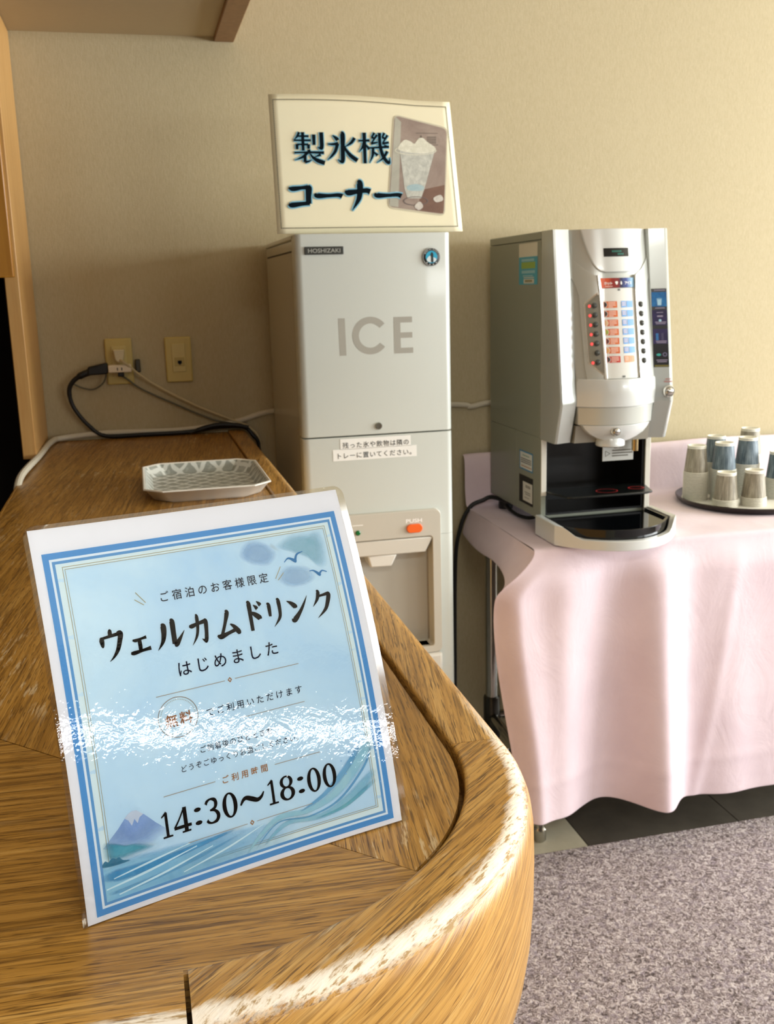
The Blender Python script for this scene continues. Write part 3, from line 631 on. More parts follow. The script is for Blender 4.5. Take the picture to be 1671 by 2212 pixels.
soft('hills', [feather([(12.3, 33), (12.3, 44.4), (17, 44.2), (22, 42.2), (28, 39.5), (36, 38.2), (48, 32.3), (36, 31.2), (22, 30.4)], .8)], softwash('hill_wash', '#3a9cb8', '#62b6cc', 60, .95, .25), .26)
art('trees', [blob([(12.3, 30.6), (14, 33.6), (16, 32.6), (18.5, 34.2), (20.5, 33), (22.5, 33.4), (24.5, 31.2), (28.5, 29.6), (20, 29.4)])], wash('tree_wash', '#1f6d92', '#2f86a8', 80), .28)
for h_, pts, ca, cb, am in ((.22, [(100, 9, 1), (112, 19, 4), (126, 26, 5), (146, 25, 5), (166, 31, 8), (184, 46, 12), (197, 60, 8)], '#9ad6ec', '#bfe8f2', .8), (.23, [(112, 11, 2), (130, 21, 4), (154, 19, 5), (176, 25, 9), (197, 40, 8)], '#8ccbe6', '#b0e0ee', .8), (.24, [(138, 25, 1), (158, 32, 4), (176, 45, 6), (190, 60, 4)], '#5fb0de', '#8cc8ea', .75), (.25, [(148, 18, 1), (172, 21, 3), (197, 33, 5)], '#6cbcd8', '#8ad0d8', .75), (.26, [(106, 10, .6), (124, 23, 1.2), (146, 21, 1.4), (168, 26, 2), (188, 42, 2.4), (196, 55, 1.6)], '#4fa4d6', '#7cc0e6', .7)):
    soft('wave', [band(pts)], softwash('wave_wash', ca, cb, 50, am, .45), h_)
for q in ((179.8, 46.6, .8), (179.3, 54.4, .6), (184, 60, .5), (175, 41, .6), (188, 64, .7), (173, 50, .4)): art('droplet', [disc2(*q)], M('droplet_blue', '#7db4dc', .5), .28)
art('birds', [stroke([(159.5, 184.8, .4), (163, 187, 1.1), (167.4, 184.5, 2.2), (168.4, 184, 1.2)]), stroke([(167.4, 184.5, 1.8), (169.5, 188.5, 1.3), (174.1, 189.9, .4)]), stroke([(176, 176.2, .4), (179, 176, 1), (182.6, 172.9, 2), (183.6, 172.2, 1)]), stroke([(182.6, 173, 1.6), (185, 175, 1), (188.4, 173.8, .4)])], M('bird_blue', '#2d7fb8', .5), .28)
for tk in (line2(56.9, 182.7, 62.2, 175.6, .45), line2(55.6, 178.5, 60.9, 174.4, .45), line2(156.1, 182.5, 151, 175.3, .45), line2(157.4, 178.2, 152.5, 174, .45)): art('tick_mark', [tk], M('tick_gold', '#b0a682', .5), .28)
RULE = M('rule_line', '#a89a86', .5)
for rl in (line2(58.3, 118.9, 103.5, 118.7, .38, 4), line2(110.3, 118.7, 155, 118.6, .38, 4), line2(112, 93.9, 154.5, 93.9, .34, 4), line2(53.6, 59.9, 87, 59.8, .4, 4), line2(127.3, 59.7, 159.3, 59.6, .4, 4), line2(65, 28.3, 104, 28.3, .36, 4), line2(110.4, 28.3, 149.1, 28.5, .36, 4)): art('rule', [rl], RULE, .28)
def diamond(cx, cy): return [ring2(cx, cy, 1.45, 1.7, .7, .85, 4)]
art('ornament', diamond(106.9, 118.7), GOLDB, .28); art('ornament', diamond(107.1, 28.3), GOLDB, .28)
art('badge_ring', [ring2(70, 104.2, 12.9, 12.2, 12.5, 11.8, 48)], M('ring_gold', '#94806a', .5), .28)
art('badge_ring', [ring2(70+11.1*math.cos(a), 104.2+10.5*math.sin(a), .26, .26, .01, .01, 8) for a in [2*math.pi*i/64 for i in range(64)]], GOLD, .28)
def words(text, x0, x1, y, size, mat, bold=0, sx=1.0): art('lettering', [type_line(text, x0, x1, y, size, bold, sx=sx)], mat, .3)
words('ご宿泊のお客様限定', 71, 146, 174.6, 6.7, NAVY, .004)
words('はじめました', 74, 143.5, 128.2, 9.9, NAVY, .004)
words('無料', 61.3, 79, 99.6, 8.3, M('badge_bronze', '#9a6233', .5), .018)
words('でご利用いただけます', 88, 154.5, 100.2, 5.5, NAVY, .002)
words('ご到着後のひとときを、', 80, 134.5, 79.5, 4.5, NAVY, .002)
words('どうぞごゆっくりお過ごしください。', 66.3, 149, 71.2, 4.4, NAVY, .002)
words('ご利用時間', 91, 122.6, 57.4, 5.1, GOLDB, .012)
big = []
for ch, x0, x1, y0, y1 in (('ウ', 28.6, 45, 145.2, 164.3), ('ェ', 46.2, 61.8, 146, 161.5), ('ル', 63.4, 83.5, 145.2, 163.6), ('カ', 85.6, 99.6, 144.2, 163.2), ('ム', 103.4, 120.2, 144.6, 162), ('ド', 122, 138.4, 145, 164.2), ('リ', 138.6, 153, 144.8, 163), ('ン', 153.8, 170.4, 144.6, 162.2), ('ク', 171.6, 187.4, 145, 163)):
    big += brush(ch, x0, y0, x1-x0, y1-y0)
art('lettering', big, INK, .3)
big = []
for ch, x0, x1 in (('1', 48.4, 57.4), ('4', 57.2, 68.8), (':', 70.6, 75.8), ('3', 77.6, 88), ('0', 88.9, 99.6), ('~', 101.2, 117.4), ('1', 118.4, 127.6), ('8', 127.6, 138.8), (':', 140.4, 145.6), ('0', 147.1, 157.5), ('0', 158.2, 168.6)):
    big += brush(ch, x0, 35.4 if ch != '~' else 35.2, x1-x0, 15.4)
art('lettering', big, INK, .3)
sheet2(-2.2, 214.8, -.6, 230.2, .55, 7).build('laminate_film', lam_mat(), sg, fix=False)
b = MB(); b.add([SH(80, 0, -9), SH(130, 0, -9), SH(130, 120, -1.2), SH(80, 120, -1.2)], [(0, 1, 2, 3)])
pp = [SH(70, 1, -1), SH(140, 1, -1), SH(140, 118, -1.2), SH(70, 118, -1.2)]
bk = _k*(_R @ Vector((0, .055, 0))); e0 = SH(75, 0, -48); e1 = SH(135, 0, -48)
b = MB(); b.add([SH(75, 110, -1.2), SH(135, 110, -1.2), (e1[0], e1[1], PZ+.001), (e0[0], e0[1], PZ+.001)], [(0, 1, 2, 3)])
o = b.build('rear_strut', M('strut_card', '#d8dbe0', .5), sg); s = o.modifiers.new('thick', 'SOLIDIFY'); s.thickness = .001

# ------------------------------------------------------------------ ice machine
IX0, IX1, IYF, IYB, ITOP, ISE = .357, .718, 2.287, 2.80, .121, -.336
ICE = M('ice_enamel', '#cbd0c8', .32, coat=.2, noise=.015, nscale=300); ICE_S = M('ice_enamel_shaded', '#b9b7ac', .24, spec=.6)  # side is the same enamel with its shade toned into the colour
ICEP = M('dispenser_plastic', '#c3bfb1', .4); ICEP2 = M('dispenser_light', '#d3d0c4', .4); ICE_IN = M('dispenser_inner', '#9b958a', .25, spec=.6)
im = thing('ice_machine', 'tall grey ice dispenser marked ICE standing against the beige wall', 'ice machine', ((IX0+IX1)/2, 2.55, FL))
b = MB(); b.box(IX0+.002, IX1-.002, IYF+.045, IYB, FL+.06, ITOP-.012); b.build('cabinet', ICE_S, im, bevel=.003)
b = MB(); b.box(IX0, IX1, IYF+.03, IYB, ITOP-.0115, ITOP); b.build('lid', ICE, im, bevel=.003)
b = MB(); b.box(IX0+.0012, IX0+.0022, IYF+.06, IYB-.03, .083, .0865); b.build('side_slot', M('slot_dark', '#2c261c', .8), im, smooth=False)
def rounded_front(z0, z1, hole=None):
    """front panel with rounded vertical edges"""
    m = MB(); r = .016; P = []
    for a in range(0, 91, 15): P.append((IX0+r-r*math.cos(math.radians(a)), IYF+r-r*math.sin(math.radians(a))))
    for a in range(90, -1, -15): P.append((IX1-r+r*math.cos(math.radians(a)), IYF+r-r*math.sin(math.radians(a))))
    P += [(IX1, IYF+.044), (IX0, IYF+.044)]
    return m.prism(P, lambda x, y: (x, y, z0), lambda x, y: (x, y, z1))
rounded_front(ISE+.0015, ITOP-.0005).build('upper_door', ICE, im, bevel=.0015)
# lower front with the dispensing bay left open
BX0, BX1, BZ0, BZ1 = .422, .668, -.868, -.588
for n_, (x0, x1, z0, z1) in enumerate(((IX0, BX0, BZ0, BZ1), (BX1, IX1, BZ0, BZ1))): pass
r = .016
m = MB(); rounded_front(BZ1, ISE-.0015).build('lower_panel', ICE, im, bevel=.0012)
rounded_front(FL+.09, -.93).build('lower_panel', ICE, im, bevel=.0012)
m = MB()
for sgn, xa, xb in ((1, IX0, BX0), (-1, BX1, IX1)):
    P = []
    if sgn == 1:
        for a in range(0, 91, 15): P.append((xa+r-r*math.cos(math.radians(a)), IYF+r-r*math.sin(math.radians(a))))
        P += [(xb, IYF), (xb, IYF+.044), (xa, IYF+.044)]
    else:
        P = [(xa, IYF)]
        for a in range(90, -1, -15): P.append((xb-r+r*math.cos(math.radians(a)), IYF+r-r*math.sin(math.radians(a))))
        P += [(xb, IYF+.044), (xa, IYF+.044)]
    m.prism(P, lambda x, y: (x, y, -.93), lambda x, y: (x, y, BZ1))
m.box(BX0, BX1, IYF, IYF+.044, -.93, BZ0)
m.build('lower_panel', ICE, im, smooth=True)
b = MB(); b.box(IX0+.02, IX1-.02, IYF+.03, IYB-.02, FL+.004, FL+.09); b.build('plinth', M('plinth_dark', '#2b2a28', .6), im)
# raised surround of the bay
m = MB(); yb = IYF-.012
def surround(x0, x1, z0, z1, y0, y1, r): 
    P = []
    for cx, cz, a0 in ((x1-r, z1-r, 0), (x0+r, z1-r, 90), (x0+r, z0+r, 180), (x1-r, z0+r, 270)):
        P += [(cx+r*math.cos(math.radians(a0+90*i/6)), cz+r*math.sin(math.radians(a0+90*i/6))) for i in range(7)]
    return P
P1 = surround(.395, .681, -.885, -.522, 0, 0, .014); P2 = surround(BX0, BX1-.008, BZ0, BZ1, 0, 0, .008)
n = len(P1); vs = [(x, yb, z) for x, z in P1]+[(x, yb, z) for x, z in P2]+[(x, IYF+.001, z) for x, z in P1]+[(x, IYF+.03, z) for x, z in P2]
m.add(vs, [(i, (i+1) % n, n+(i+1) % n, n+i) for i in range(n)]+[(i, 2*n+i, 2*n+(i+1) % n, (i+1) % n) for i in range(n)]+[(n+i, n+(i+1) % n, 3*n+(i+1) % n, 3*n+i) for i in range(n)])
bay = m.build('dispenser_surround', ICEP, im, bevel=.002)
BX0, BX1, BZ0, BZ1 = BX0-.003, BX1+.004, BZ0-.004, BZ1+.004
m = MB(); m.grid(lambda i, j: ((BX0+.0+(BX1-BX0-.01)*i), IYF+.03+.13*math.sqrt(max(0, 1-(2*i-1)**4)), BZ0+(BZ1-BZ0)*j), 24, 4)
m.add([(BX0, IYF+.03, BZ0), (BX1-.01, IYF+.03, BZ0)]+[(BX0+(BX1-BX0-.01)*i/24, IYF+.03+.13*math.sqrt(max(0, 1-(2*i/24-1)**4)), BZ0) for i in range(24, -1, -1)], [list(range(27))])
m.add([(BX0, IYF+.03, BZ1), (BX1-.01, IYF+.03, BZ1)]+[(BX0+(BX1-BX0-.01)*i/24, IYF+.03+.13*math.sqrt(max(0, 1-(2*i/24-1)**4)), BZ1) for i in range(24, -1, -1)], [list(range(27))])
m.build('dispenser_bay', ICE_IN, im, angle=50)
MB().hexa([(BX0+.03, IYF-.006, -.628), (.643, IYF-.006, -.628), (.655, IYF+.05, -.628), (BX0+.015, IYF+.05, -.628), (BX0+.004, IYF-.010, -.590), (BX1-.010, IYF-.010, -.590), (BX1-.010, IYF+.05, -.59), (BX0+.004, IYF+.05, -.59)]).build('hood', ICEP2, im, bevel=.003)
MB().hexa([(.508, IYF+.002, -.659), (.560, IYF+.002, -.659), (.563, IYF+.05, -.655), (.506, IYF+.05, -.655), (.500, IYF-.002, -.6285), (.574, IYF-.002, -.6285), (.576, IYF+.05, -.6285), (.498, IYF+.05, -.6285)]).build('spout', M('spout_white', '#e2e0d6', .35), im, bevel=.004)
b = MB(); b.box(.40, .681, IYF-.018, IYF+.002, -.934, -.886); b.build('drip_shelf', ICEP2, im, bevel=.008, seg=3)
# PUSH button, lamp, prints
P = surround(.595, .634, -.5755, -.5545, 0, 0, .0104)
MB().prism(P, lambda x, z: (x, yb+.001, z), lambda x, z: (x, yb-.006, z)).build('push_button', M('orange_plastic', '#f0671c', .35), im, bevel=.0025, seg=3)
MB().lathe([(.006, 0), (.006, .003), (.004, .0045)], (.476, yb, -.5655), 18, 'y').build('indicator_lamp', M('green_lamp', '#0d6a2f', .2), im)
LET_W = M('white_print', '#f3f2ec', .5); DARKP = M('dark_print', '#4b4638', .6); LET_G = M('grey_print', '#a3a196', .45)
def front(parts, mat, y, par, name='lettering', label=None): return flat(parts, lambda x, z: (x, y, z)).build(name, mat, par, smooth=False, fix=False, label=label)
front([type_line('PUSH', .594, .634, -.551, .0125, .03, fit=True)], LET_W, yb-.0004, im)
front([rect2(.463, -.5485, .489, -.5465)], LET_W, yb-.0004, im, 'small_print')
lb = front([rect2(.478, -.714, .548, -.682)], M('sticker_grey', '#a9a58f', .5), IYF+.152, im, 'warning_label')
front([rect2(.51, -.6875, .532, -.6835)]+[rect2(.506, -.692-.004*i, .545, -.6902-.004*i) for i in range(5)]+[([(.482, -.708), (.5, -.708), (.491, -.69)], [[0, 1, 2]])], DARKP, IYF+.151, im, 'warning_print')
y = IYF-.0004
ice = [([(.4495, -.0655), (.4645, -.0655), (.4655, -.1495), (.4505, -.1495)], [[0, 1, 2, 3]])]
C = []; 
for i in range(41):
    a = math.radians(38+284*i/40); C += [(.5235+.0425*math.cos(a), -.1065+.0425*math.sin(a)), (.5235+.0275*math.cos(a), -.1065+.0275*math.sin(a))]
ice.append((C, [[2*i, 2*i+1, 2*i+3, 2*i+2] for i in range(40)]))
ice += [rect2(.579, -.1495, .5945, -.0665), rect2(.5945, -.0795, .6225, -.0665), rect2(.5945, -.1145, .6225, -.102), rect2(.5945, -.1495, .624, -.137)]
front(ice, LET_G, y, im)
b = MB(); b.box(.3785, .4665, IYF-.004, IYF+.001, .0755, .0925); npl = b.build('name_plate', M('plate_dark', '#2f302a', .4), im, bevel=.001)
front([type_line('HOSHIZAKI', .386, .459, .0795, .0125, .01, fit=True)], M('plate_silver', '#b9bab0', .3, .6), IYF-.0046, im)
MB().lathe([(.0205, 0), (.0205, .003), (.0185, .0042)], (.6705, IYF, .0655), 36, 'y').build('emblem', M('emblem_black', '#1a1d1c', .35), im, label='round black rimmed emblem with blue centre')
front([ring2(.6705, .0655, .0205, .0205, .0192, .0192, 36)], M('emblem_silver', '#b8bab4', .25, .8), IYF-.0046, im, 'emblem_ring')
front([disc2(.6705, .0655, .0138, 28)], M('emblem_blue', '#27a5c9', .35), IYF-.0046, im, 'emblem_centre')
front([blob([(.659, .060), (.6655, .068), (.6715, .066), (.682, .061), (.677, .0545), (.664, .0545)])], M('emblem_snow', '#d6e4e6', .4), IYF-.0049, im, 'emblem_snow')
front([blob([(.6695, .0545), (.669, .064), (.6685, .071), (.6715, .0765), (.6745, .072), (.6745, .064), (.6745, .0545)])], M('emblem_figure', '#15201f', .4), IYF-.0052, im, 'emblem_figure')
tl = []
for i, ch in enumerate('HOSHIZAKI'):
    a = math.radians(150-120*i/8); vs, fs = glyph(ch, .02); ca, sa = math.cos(a-math.pi/2), math.sin(a-math.pi/2)
    tl.append(([(.6705+.0155*math.cos(a)+(p[0]-.3)*.0042*ca-p[1]*.0042*sa, .0655+.0155*math.sin(a)+(p[0]-.3)*.0042*sa+p[1]*.0042*ca) for p in vs], fs))
for i in range(4):
    a = math.radians(228+28*i); tl.append(disc2(.6705+.0166*math.cos(a), .0655+.0166*math.sin(a), .0016, 6))
front(tl, M('emblem_letters', '#c6c8c2', .3, .4), IYF-.0047, im)
MB().lathe([(.0085, 0), (.0085, .002), (.0072, .0045), (.004, .0045), (.0036, .0025)], (.5365, IYF, -.3155), 24, 'y').build('lock', M('chrome_dull', '#9a988c', .25, 1), im)
# taped notice in two strips
for x0, x1, z0, z1, tx, q0, q1, qz in ((.4435, .6135, -.3662, -.3415, '残った氷や飲物は隣の', .4485, .6095, -.3625), (.4255, .6275, -.3925, -.3655, 'トレーに置いてください。', .432, .624, -.3865)):
    t = front([rect2(x0, z0, x1, z1)], M('strip_white', '#eff0ea', .55), IYF-.0008, None, 'notice_strip', None)
    t['label'] = 'upper white paper strip with Japanese text taped below the lock' if z1 > -.35 else 'lower white paper strip with Japanese text taped on the ice machine'
    t['category'] = 'notice'; t['group'] = 'paper strips on the ice machine'
    flat([type_line(tx, q0, q1, qz, .0150, .006)], lambda x, z: (x, IYF-.0013, z)).build('lettering', M('notice_ink', '#3c3f3c', .6), t, smooth=False, fix=False)

# ------------------------------------------------------------------ ice-corner sign on top of the machine
CT = [(.3225, .1222), (.7520, .1222), (.7270, .404), (.3180, .414)]   # lower left, lower right, upper right, upper left
def CS(u, v, h=0):
    x = (1-v)*((1-u)*CT[0][0]+u*CT[1][0])+v*((1-u)*CT[3][0]+u*CT[2][0])
    z = (1-v)*((1-u)*CT[0][1]+u*CT[1][1])+v*((1-u)*CT[3][1]+u*CT[2][1])
    z += .0085*v*math.sin(math.pi*min(1, u*1.25))*.55
    return (x, 2.302-h/1000+.010*v-.0015*math.sin(math.pi*u), z)
cs = thing('ice_corner_sign', 'cream laminated Japanese sign with ice cup picture standing on the ice machine', 'sign', (.537, 2.30, ITOP+.001))
m = MB(); m.grid(lambda i, j: CS(i, j), 20, 14); o = m.build('sheet', M('cream_paper', '#f2eccb', .5, noise=.02, nscale=20), cs)
s = o.modifiers.new('thick', 'SOLIDIFY'); s.thickness = .0008; s.offset = -1
def cart(name, parts, mat, h, label=None): return flat(parts, lambda x, y: CS(x, y, h)).build(name, mat, cs if name == 'picture' else o, smooth=False, fix=False, label=label)
def cw(x, z):   # place by wall-parallel position
    # invert the bilinear layout
    u, v = .5, .5
    for _ in range(12):
        p = CS(u, v); du = CS(u+1e-4, v); dv = CS(u, v+1e-4)
        a, b_, c, d = (du[0]-p[0])/1e-4, (dv[0]-p[0])/1e-4, (du[2]-p[2])/1e-4, (dv[2]-p[2])/1e-4
        D = a*d-b_*c; ex, ez = x-p[0], z-p[2]; u += (d*ex-b_*ez)/D; v += (a*ez-c*ex)/D
    return u, v
def cpart(parts): return [([cw(*p) for p in V], Fs) for V, Fs in parts]
DOT = M('border_dots', '#6d6650', .6)
bd = []
for i in range(110): bd += [rect2(.022+.956*i/110, .036, .022+.956*(i+.55)/110, .044), rect2(.022+.956*i/110, .957, .022+.956*(i+.55)/110, .965)]
for i in range(70): bd += [rect2(.019, .04+.92*i/70, .025, .04+.92*(i+.55)/70), rect2(.972, .04+.92*i/70, .978, .04+.92*(i+.55)/70)]
cart('border', bd, DOT, .8); cart('border', frame2(.021, .037, .977, .964, .003, 20), M('border_line', '#8f8a70', .6), .7)
KJ = {'製': (.367, .437), '氷': (.441, .510), '機': (.513, .584)}
GLOW = M('lettering_glow', '#7fc0da', .6); INKT = M('sign_ink', '#04121a', .8, spec=.1)
KB = []
for ch, (x0, x1) in KJ.items(): KB += brush(ch, x0, .271, x1-x0, .066)
cart('lettering', cpart(KB), INKT, 2.2)
kk = []
for ch, x0, x1, z0, z1 in (('コ', .346, .405, .176, .229), ('ー', .408, .473, .176, .229), ('ナ', .477, .538, .169, .235), ('ー', .544, .609, .176, .229)): kk += brush(ch, x0, z0, x1-x0, z1-z0)
cart('lettering', cpart(kk), INKT, 2.2)
def fat(parts, d=.0022):
    out = []
    for V, Fs in parts:
        V2 = []
        for i in range(0, len(V), 2):
            (ax, ay), (bx, by) = V[i], V[i+1]; L = math.hypot(ax-bx, ay-by) or 1; ux, uy = (ax-bx)/L*d, (ay-by)/L*d; V2 += [(ax+ux, ay+uy), (bx-ux, by-uy)]
        out.append((V2, Fs))
    return out
cart('lettering_glow', cpart(fat(kk, .0026)+fat(KB, .0018)), GLOW, 1.9)
# picture of a cup of ice
def rq(c, r, n=5):   # rounded quadrilateral
    out = []
    for i in range(4):
        p0, p1, p2 = Vector(c[i-1]), Vector(c[i]), Vector(c[(i+1) % 4]); a = p1+(p0-p1).normalized()*r; b_ = p1+(p2-p1).normalized()*r
        for t in [q/n for q in range(n+1)]: out.append(tuple((1-t)**2*a+2*t*(1-t)*p1+t*t*b_))
    return out, [list(range(len(out)))]
PQ = [(.577, .178), (.7075, .160), (.7185, .346), (.5975, .3735)]
cart('photo', cpart([rq([(.5745, .175), (.710, .156), (.7215, .349), (.5955, .3765)], .014)]), M('photo_halo', '#cfc9ae', .6), .9)
cart('photo', cpart([rq(PQ, .012)]), wash('photo_backdrop', '#8d7b70', '#a8988a', 14), 1.1)
cart('photo', cpart([([(.579, .18), (.6, .177), (.612, .36), (.599, .3715)], [[0, 1, 2, 3]])]), wash('photo_left', '#a6a698', '#bdbcab', 14), 1.2)
cart('photo', cpart([([(.64, .17), (.706, .162), (.711, .225), (.66, .215)], [[0, 1, 2, 3]])]), wash('photo_floor', '#6d4f40', '#80604e', 20), 1.2)
cart('photo', cpart([([(.607, .302), (.598, .306), (.616, .215), (.622, .196), (.654, .196), (.662, .215), (.690, .302)], [[0, 2, 3, 4, 5, 6]])]), wash('photo_cup', '#a9aca2', '#d6d8cc', 90), 1.4)
cart('photo', cpart([blob([(.603, .303), (.612, .317), (.622, .322), (.634, .318), (.642, .314), (.652, .325), (.662, .326), (.672, .318), (.690, .306), (.688, .298), (.665, .293), (.635, .294), (.615, .297)])]), wash('photo_ice', '#cfcfb8', '#efeedd', 110), 1.6)
cart('photo', cpart([ring2(.644, .299, .049, .010, .0465, .008, 30)]), M('photo_cup_rim', '#d9d8c4', .5), 1.8)
cart('photo', cpart([blob([(.622, .222), (.642, .227), (.66, .222), (.657, .213), (.626, .213)])]), wash('photo_water', '#93b3bb', '#b4c9c8', 60), 1.6)
cart('photo', cpart([ring2(.641, .190, .030, .010, .027, .0085, 24)]), M('photo_coaster', '#6b5e59', .5), 1.6)
for bl in (blob([(.585, .205), (.598, .212), (.604, .204), (.594, .199)]), blob([(.683, .196), (.70, .203), (.706, .192), (.69, .187)]), blob([(.638, .178), (.65, .189), (.658, .178), (.648, .170)])): cart('photo', cpart([bl]), wash('photo_chips', '#bdb6ac', '#dcd8cc', 90), 1.7)
cart('photo', cpart([frame2(.646, .311, .697, .337, .0012)[0], frame2(.646, .311, .697, .337, .0012)[1]]+[rect2(.671, .315+.004*i, .693, .317+.004*i) for i in range(4)]+[([(.651, .318), (.664, .318), (.6575, .333)], [[0, 1, 2]])]), M('photo_print', '#5c5247', .6), 1.3)
# ------------------------------------------------------------------ work table and pink cloth
TZ = -.64; TX0, TX1, TY0, TY1 = .918, 2.75, 2.25, 2.795
CHROME = M('chrome', '#b9b6ae', .16, 1, noise=.03, nscale=40); STEEL = M('brushed_steel', '#9c9a94', .35, 1)
tb = thing('work_table', 'chrome legged work table under the pink cloth', 'table', ((TX0+TX1)/2, 2.52, FL))
b = MB(); b.box(TX0, TX1, TY0+.004, TY1, TZ-.04, TZ-.0045); b.build('tabletop', STEEL, tb, bevel=.003)
b = MB(); b.box(TX0, TX1, TY1-.012, TY1, TZ-.0045, -.492); b.build('back_guard', STEEL, tb, bevel=.003)
for x, y in ((.945, 2.281), (.962, 2.705), (TX1-.04, 2.281), (TX1-.04, 2.715)):
    L = MB(); L.lathe([(.014, FL), (.017, FL+.004), (.017, FL+.035), (.0125, FL+.04), (.0125, FL+.055), (.019, FL+.058), (.019, TZ-.04)], (x, y, 0), 24); lg = L.build('leg', CHROME, tb, angle=40)
    c = MB(); c.lathe([(.0235, -1.345), (.025, -1.342), (.025, -1.215), (.0235, -1.212)], (x, y, 0), 24); c.build('leg_collar', M('collar_dark', '#4b4a45', .3, .8), tb, angle=40)
b = MB(); b.lathe([(.014, .985), (.014, TX1-.06)], (0, 2.705, -1.275), 16, 'x'); b.build('cross_bar', CHROME, tb)
b = MB()
b.tube([(.962, 2.685, -1.275), (.945, 2.30, -1.275)], .014, 14, 0); b.build('cross_bar', CHROME, tb)
def cloth_mat():
    k = N('pink_cloth'); tc = k.n('TexCoord').outputs['Object']
    a = k.noise(tc, 6, 5, .6, .3); f = k.noise(k.mapping(tc, (1, 1, 2)), 900, 2); wr = k.noise(k.mapping(tc, (1, 1, .6)), 9, 5, .62, .9)
    col = k.ramp(a, [(.3, '#dac7cf'), (.7, '#e6d4db')])
    k.l(col, k.b.inputs['Base Color']); k.b.inputs['Roughness'].default_value = .62; k.b.inputs['Sheen Weight'].default_value = .15
    k.b.inputs['Specular IOR Level'].default_value = .3
    k.bump(k.math('ADD', k.math('MULTIPLY', wr, 1.0), k.math('MULTIPLY', f, .04)), .25, .010)
    return k.m
def sm(a, b, x): t = min(1, max(0, (x-a)/(b-a))); return t*t*(3-2*t)
def bumpf(x, c, wd): return math.exp(-((x-c)/wd)**2)
def wrinkle(x, y): return .0016*math.sin(17*x+9*y)*math.sin(11*y-6*x)+.0012*math.sin(31*x-23*y)
HEM = -1.331
def front_y(x, s):
    a = sm(0, 1, s)
    f = .050*bumpf(x, .865, .075)+.016*bumpf(x, .975, .04)-.052*bumpf(x, 1.105, .075)+.068*bumpf(x, 1.235, .056)-.012*bumpf(x, 1.335, .05)+.007*bumpf(x, 1.475-.13*s, .014)+.012*bumpf(x, 1.45, .06)-.004+.014*math.sin(9*x)*sm(1.45, 1.7, x)+.03*bumpf(x, 2.0, .08)-.03*bumpf(x, 2.2, .1)
    g = .012*math.sin(26*x+2*s)*(1-s)*sm(.02, .2, s)*sm(1.5, 1.1, x)
    g += .0022*bumpf(s, .85, .015)
    return TY0-.004-.022*sm(0, .12, s)-.035*a-f*(.12+.88*s**.8)*sm(0, .10, s)-g
def cloth():
    m = MB()
    xr = TX1+.02
    # top: from the guard forward, one sheet with the front drop
    rows = []
    nx = 150
    def xl_top(): return TX0-.006
    us = [i/nx for i in range(nx+1)]
    def spread(u, a): return a+(xr-a)*(u**1.25)
    for z, y in ((-.488, TY1+.006), (-.4845, TY1+.002), (-.4845, TY1-.012)):
        rows.append([(spread(u, TX0-.012), y, z+.002*math.sin(9*u*3)) for u in us])
    for j in range(1, 9):
        t = j/8; rows.append([(spread(u, TX0-.012), TY1-.019-.010*sm(.5, 1, t)**2-.004*math.sin(14*spread(u, TX0))*math.sin(3*t), -.4845+(TZ+.003+.4845)*t) for u in us])
    for j in range(1, 22):
        t = j/21; y0, y1 = TY1-.032, TY0+.006
        rows.append([(spread(u, TX0-.006), y0+(y1-y0)*t, TZ+.0006+.0006*(1+math.sin(23*spread(u, TX0)+19*t))*sm(0, .2, t)) for u in us])
    nd = 56
    def drape(u, s):
        z = TZ-.002+(HEM-TZ)*s
        left = TX0-.006-.105*sm(.0, .17, s)+.045*sm(.25, 1, s)
        x = spread(u, left); y = front_y(x, s)
        # the free left edge falls back behind the front fold
        y += .05*sm(.06, 0, u)*sm(.0, .25, s)
        return (x, y, z-(.012*math.sin(5.5*x)+.008*bumpf(x, .9, .1))*s*.6)
    for j in range(0, nd+1): rows.append([drape(u, j/nd) for u in us])
    n = nx+1
    m.add([p for r in rows for p in r], [(j*n+i, j*n+i+1, (j+1)*n+i+1, (j+1)*n+i) for j in range(len(rows)-1) for i in range(nx)])
    # short overhang down the left end, running into the free edge of the front drop
    na, nb = 30, 10; vs = []
    for j in range(nb+1):
        s = j/nb
        for i in range(na+1):
            t = i/na; y = TY1-.035+(TY0+.004-TY1+.035)*t
            P = Vector((TX0-.006-.020*sm(0, 1, s)-.012*s*math.sin(math.pi*t), y, TZ+.0008-(.075+.010*math.sin(5*t))*s))
            Q = Vector(drape(0, s*.13)); wgt = sm(.45, 1, t)**1.5
            P = P.lerp(Q, wgt); P.z = P.z if t < 1 else Q.z
            vs.append(tuple(P))
    m.add(vs, [(j*(na+1)+i, j*(na+1)+i+1, (j+1)*(na+1)+i+1, (j+1)*(na+1)+i) for j in range(nb) for i in range(na)])
    o = m.build('tablecloth', cloth_mat(), angle=180, label='pale pink tablecloth draped over the work table and hanging in folds', cat='tablecloth', origin=((TX0+TX1)/2, 2.5, TZ), fix=False)
    s = o.modifiers.new('thick', 'SOLIDIFY'); s.thickness = .0012; s.offset = 0
    sb = o.modifiers.new('soft', 'SUBSURF'); sb.levels = 1; sb.render_levels = 1
    return o
cloth()

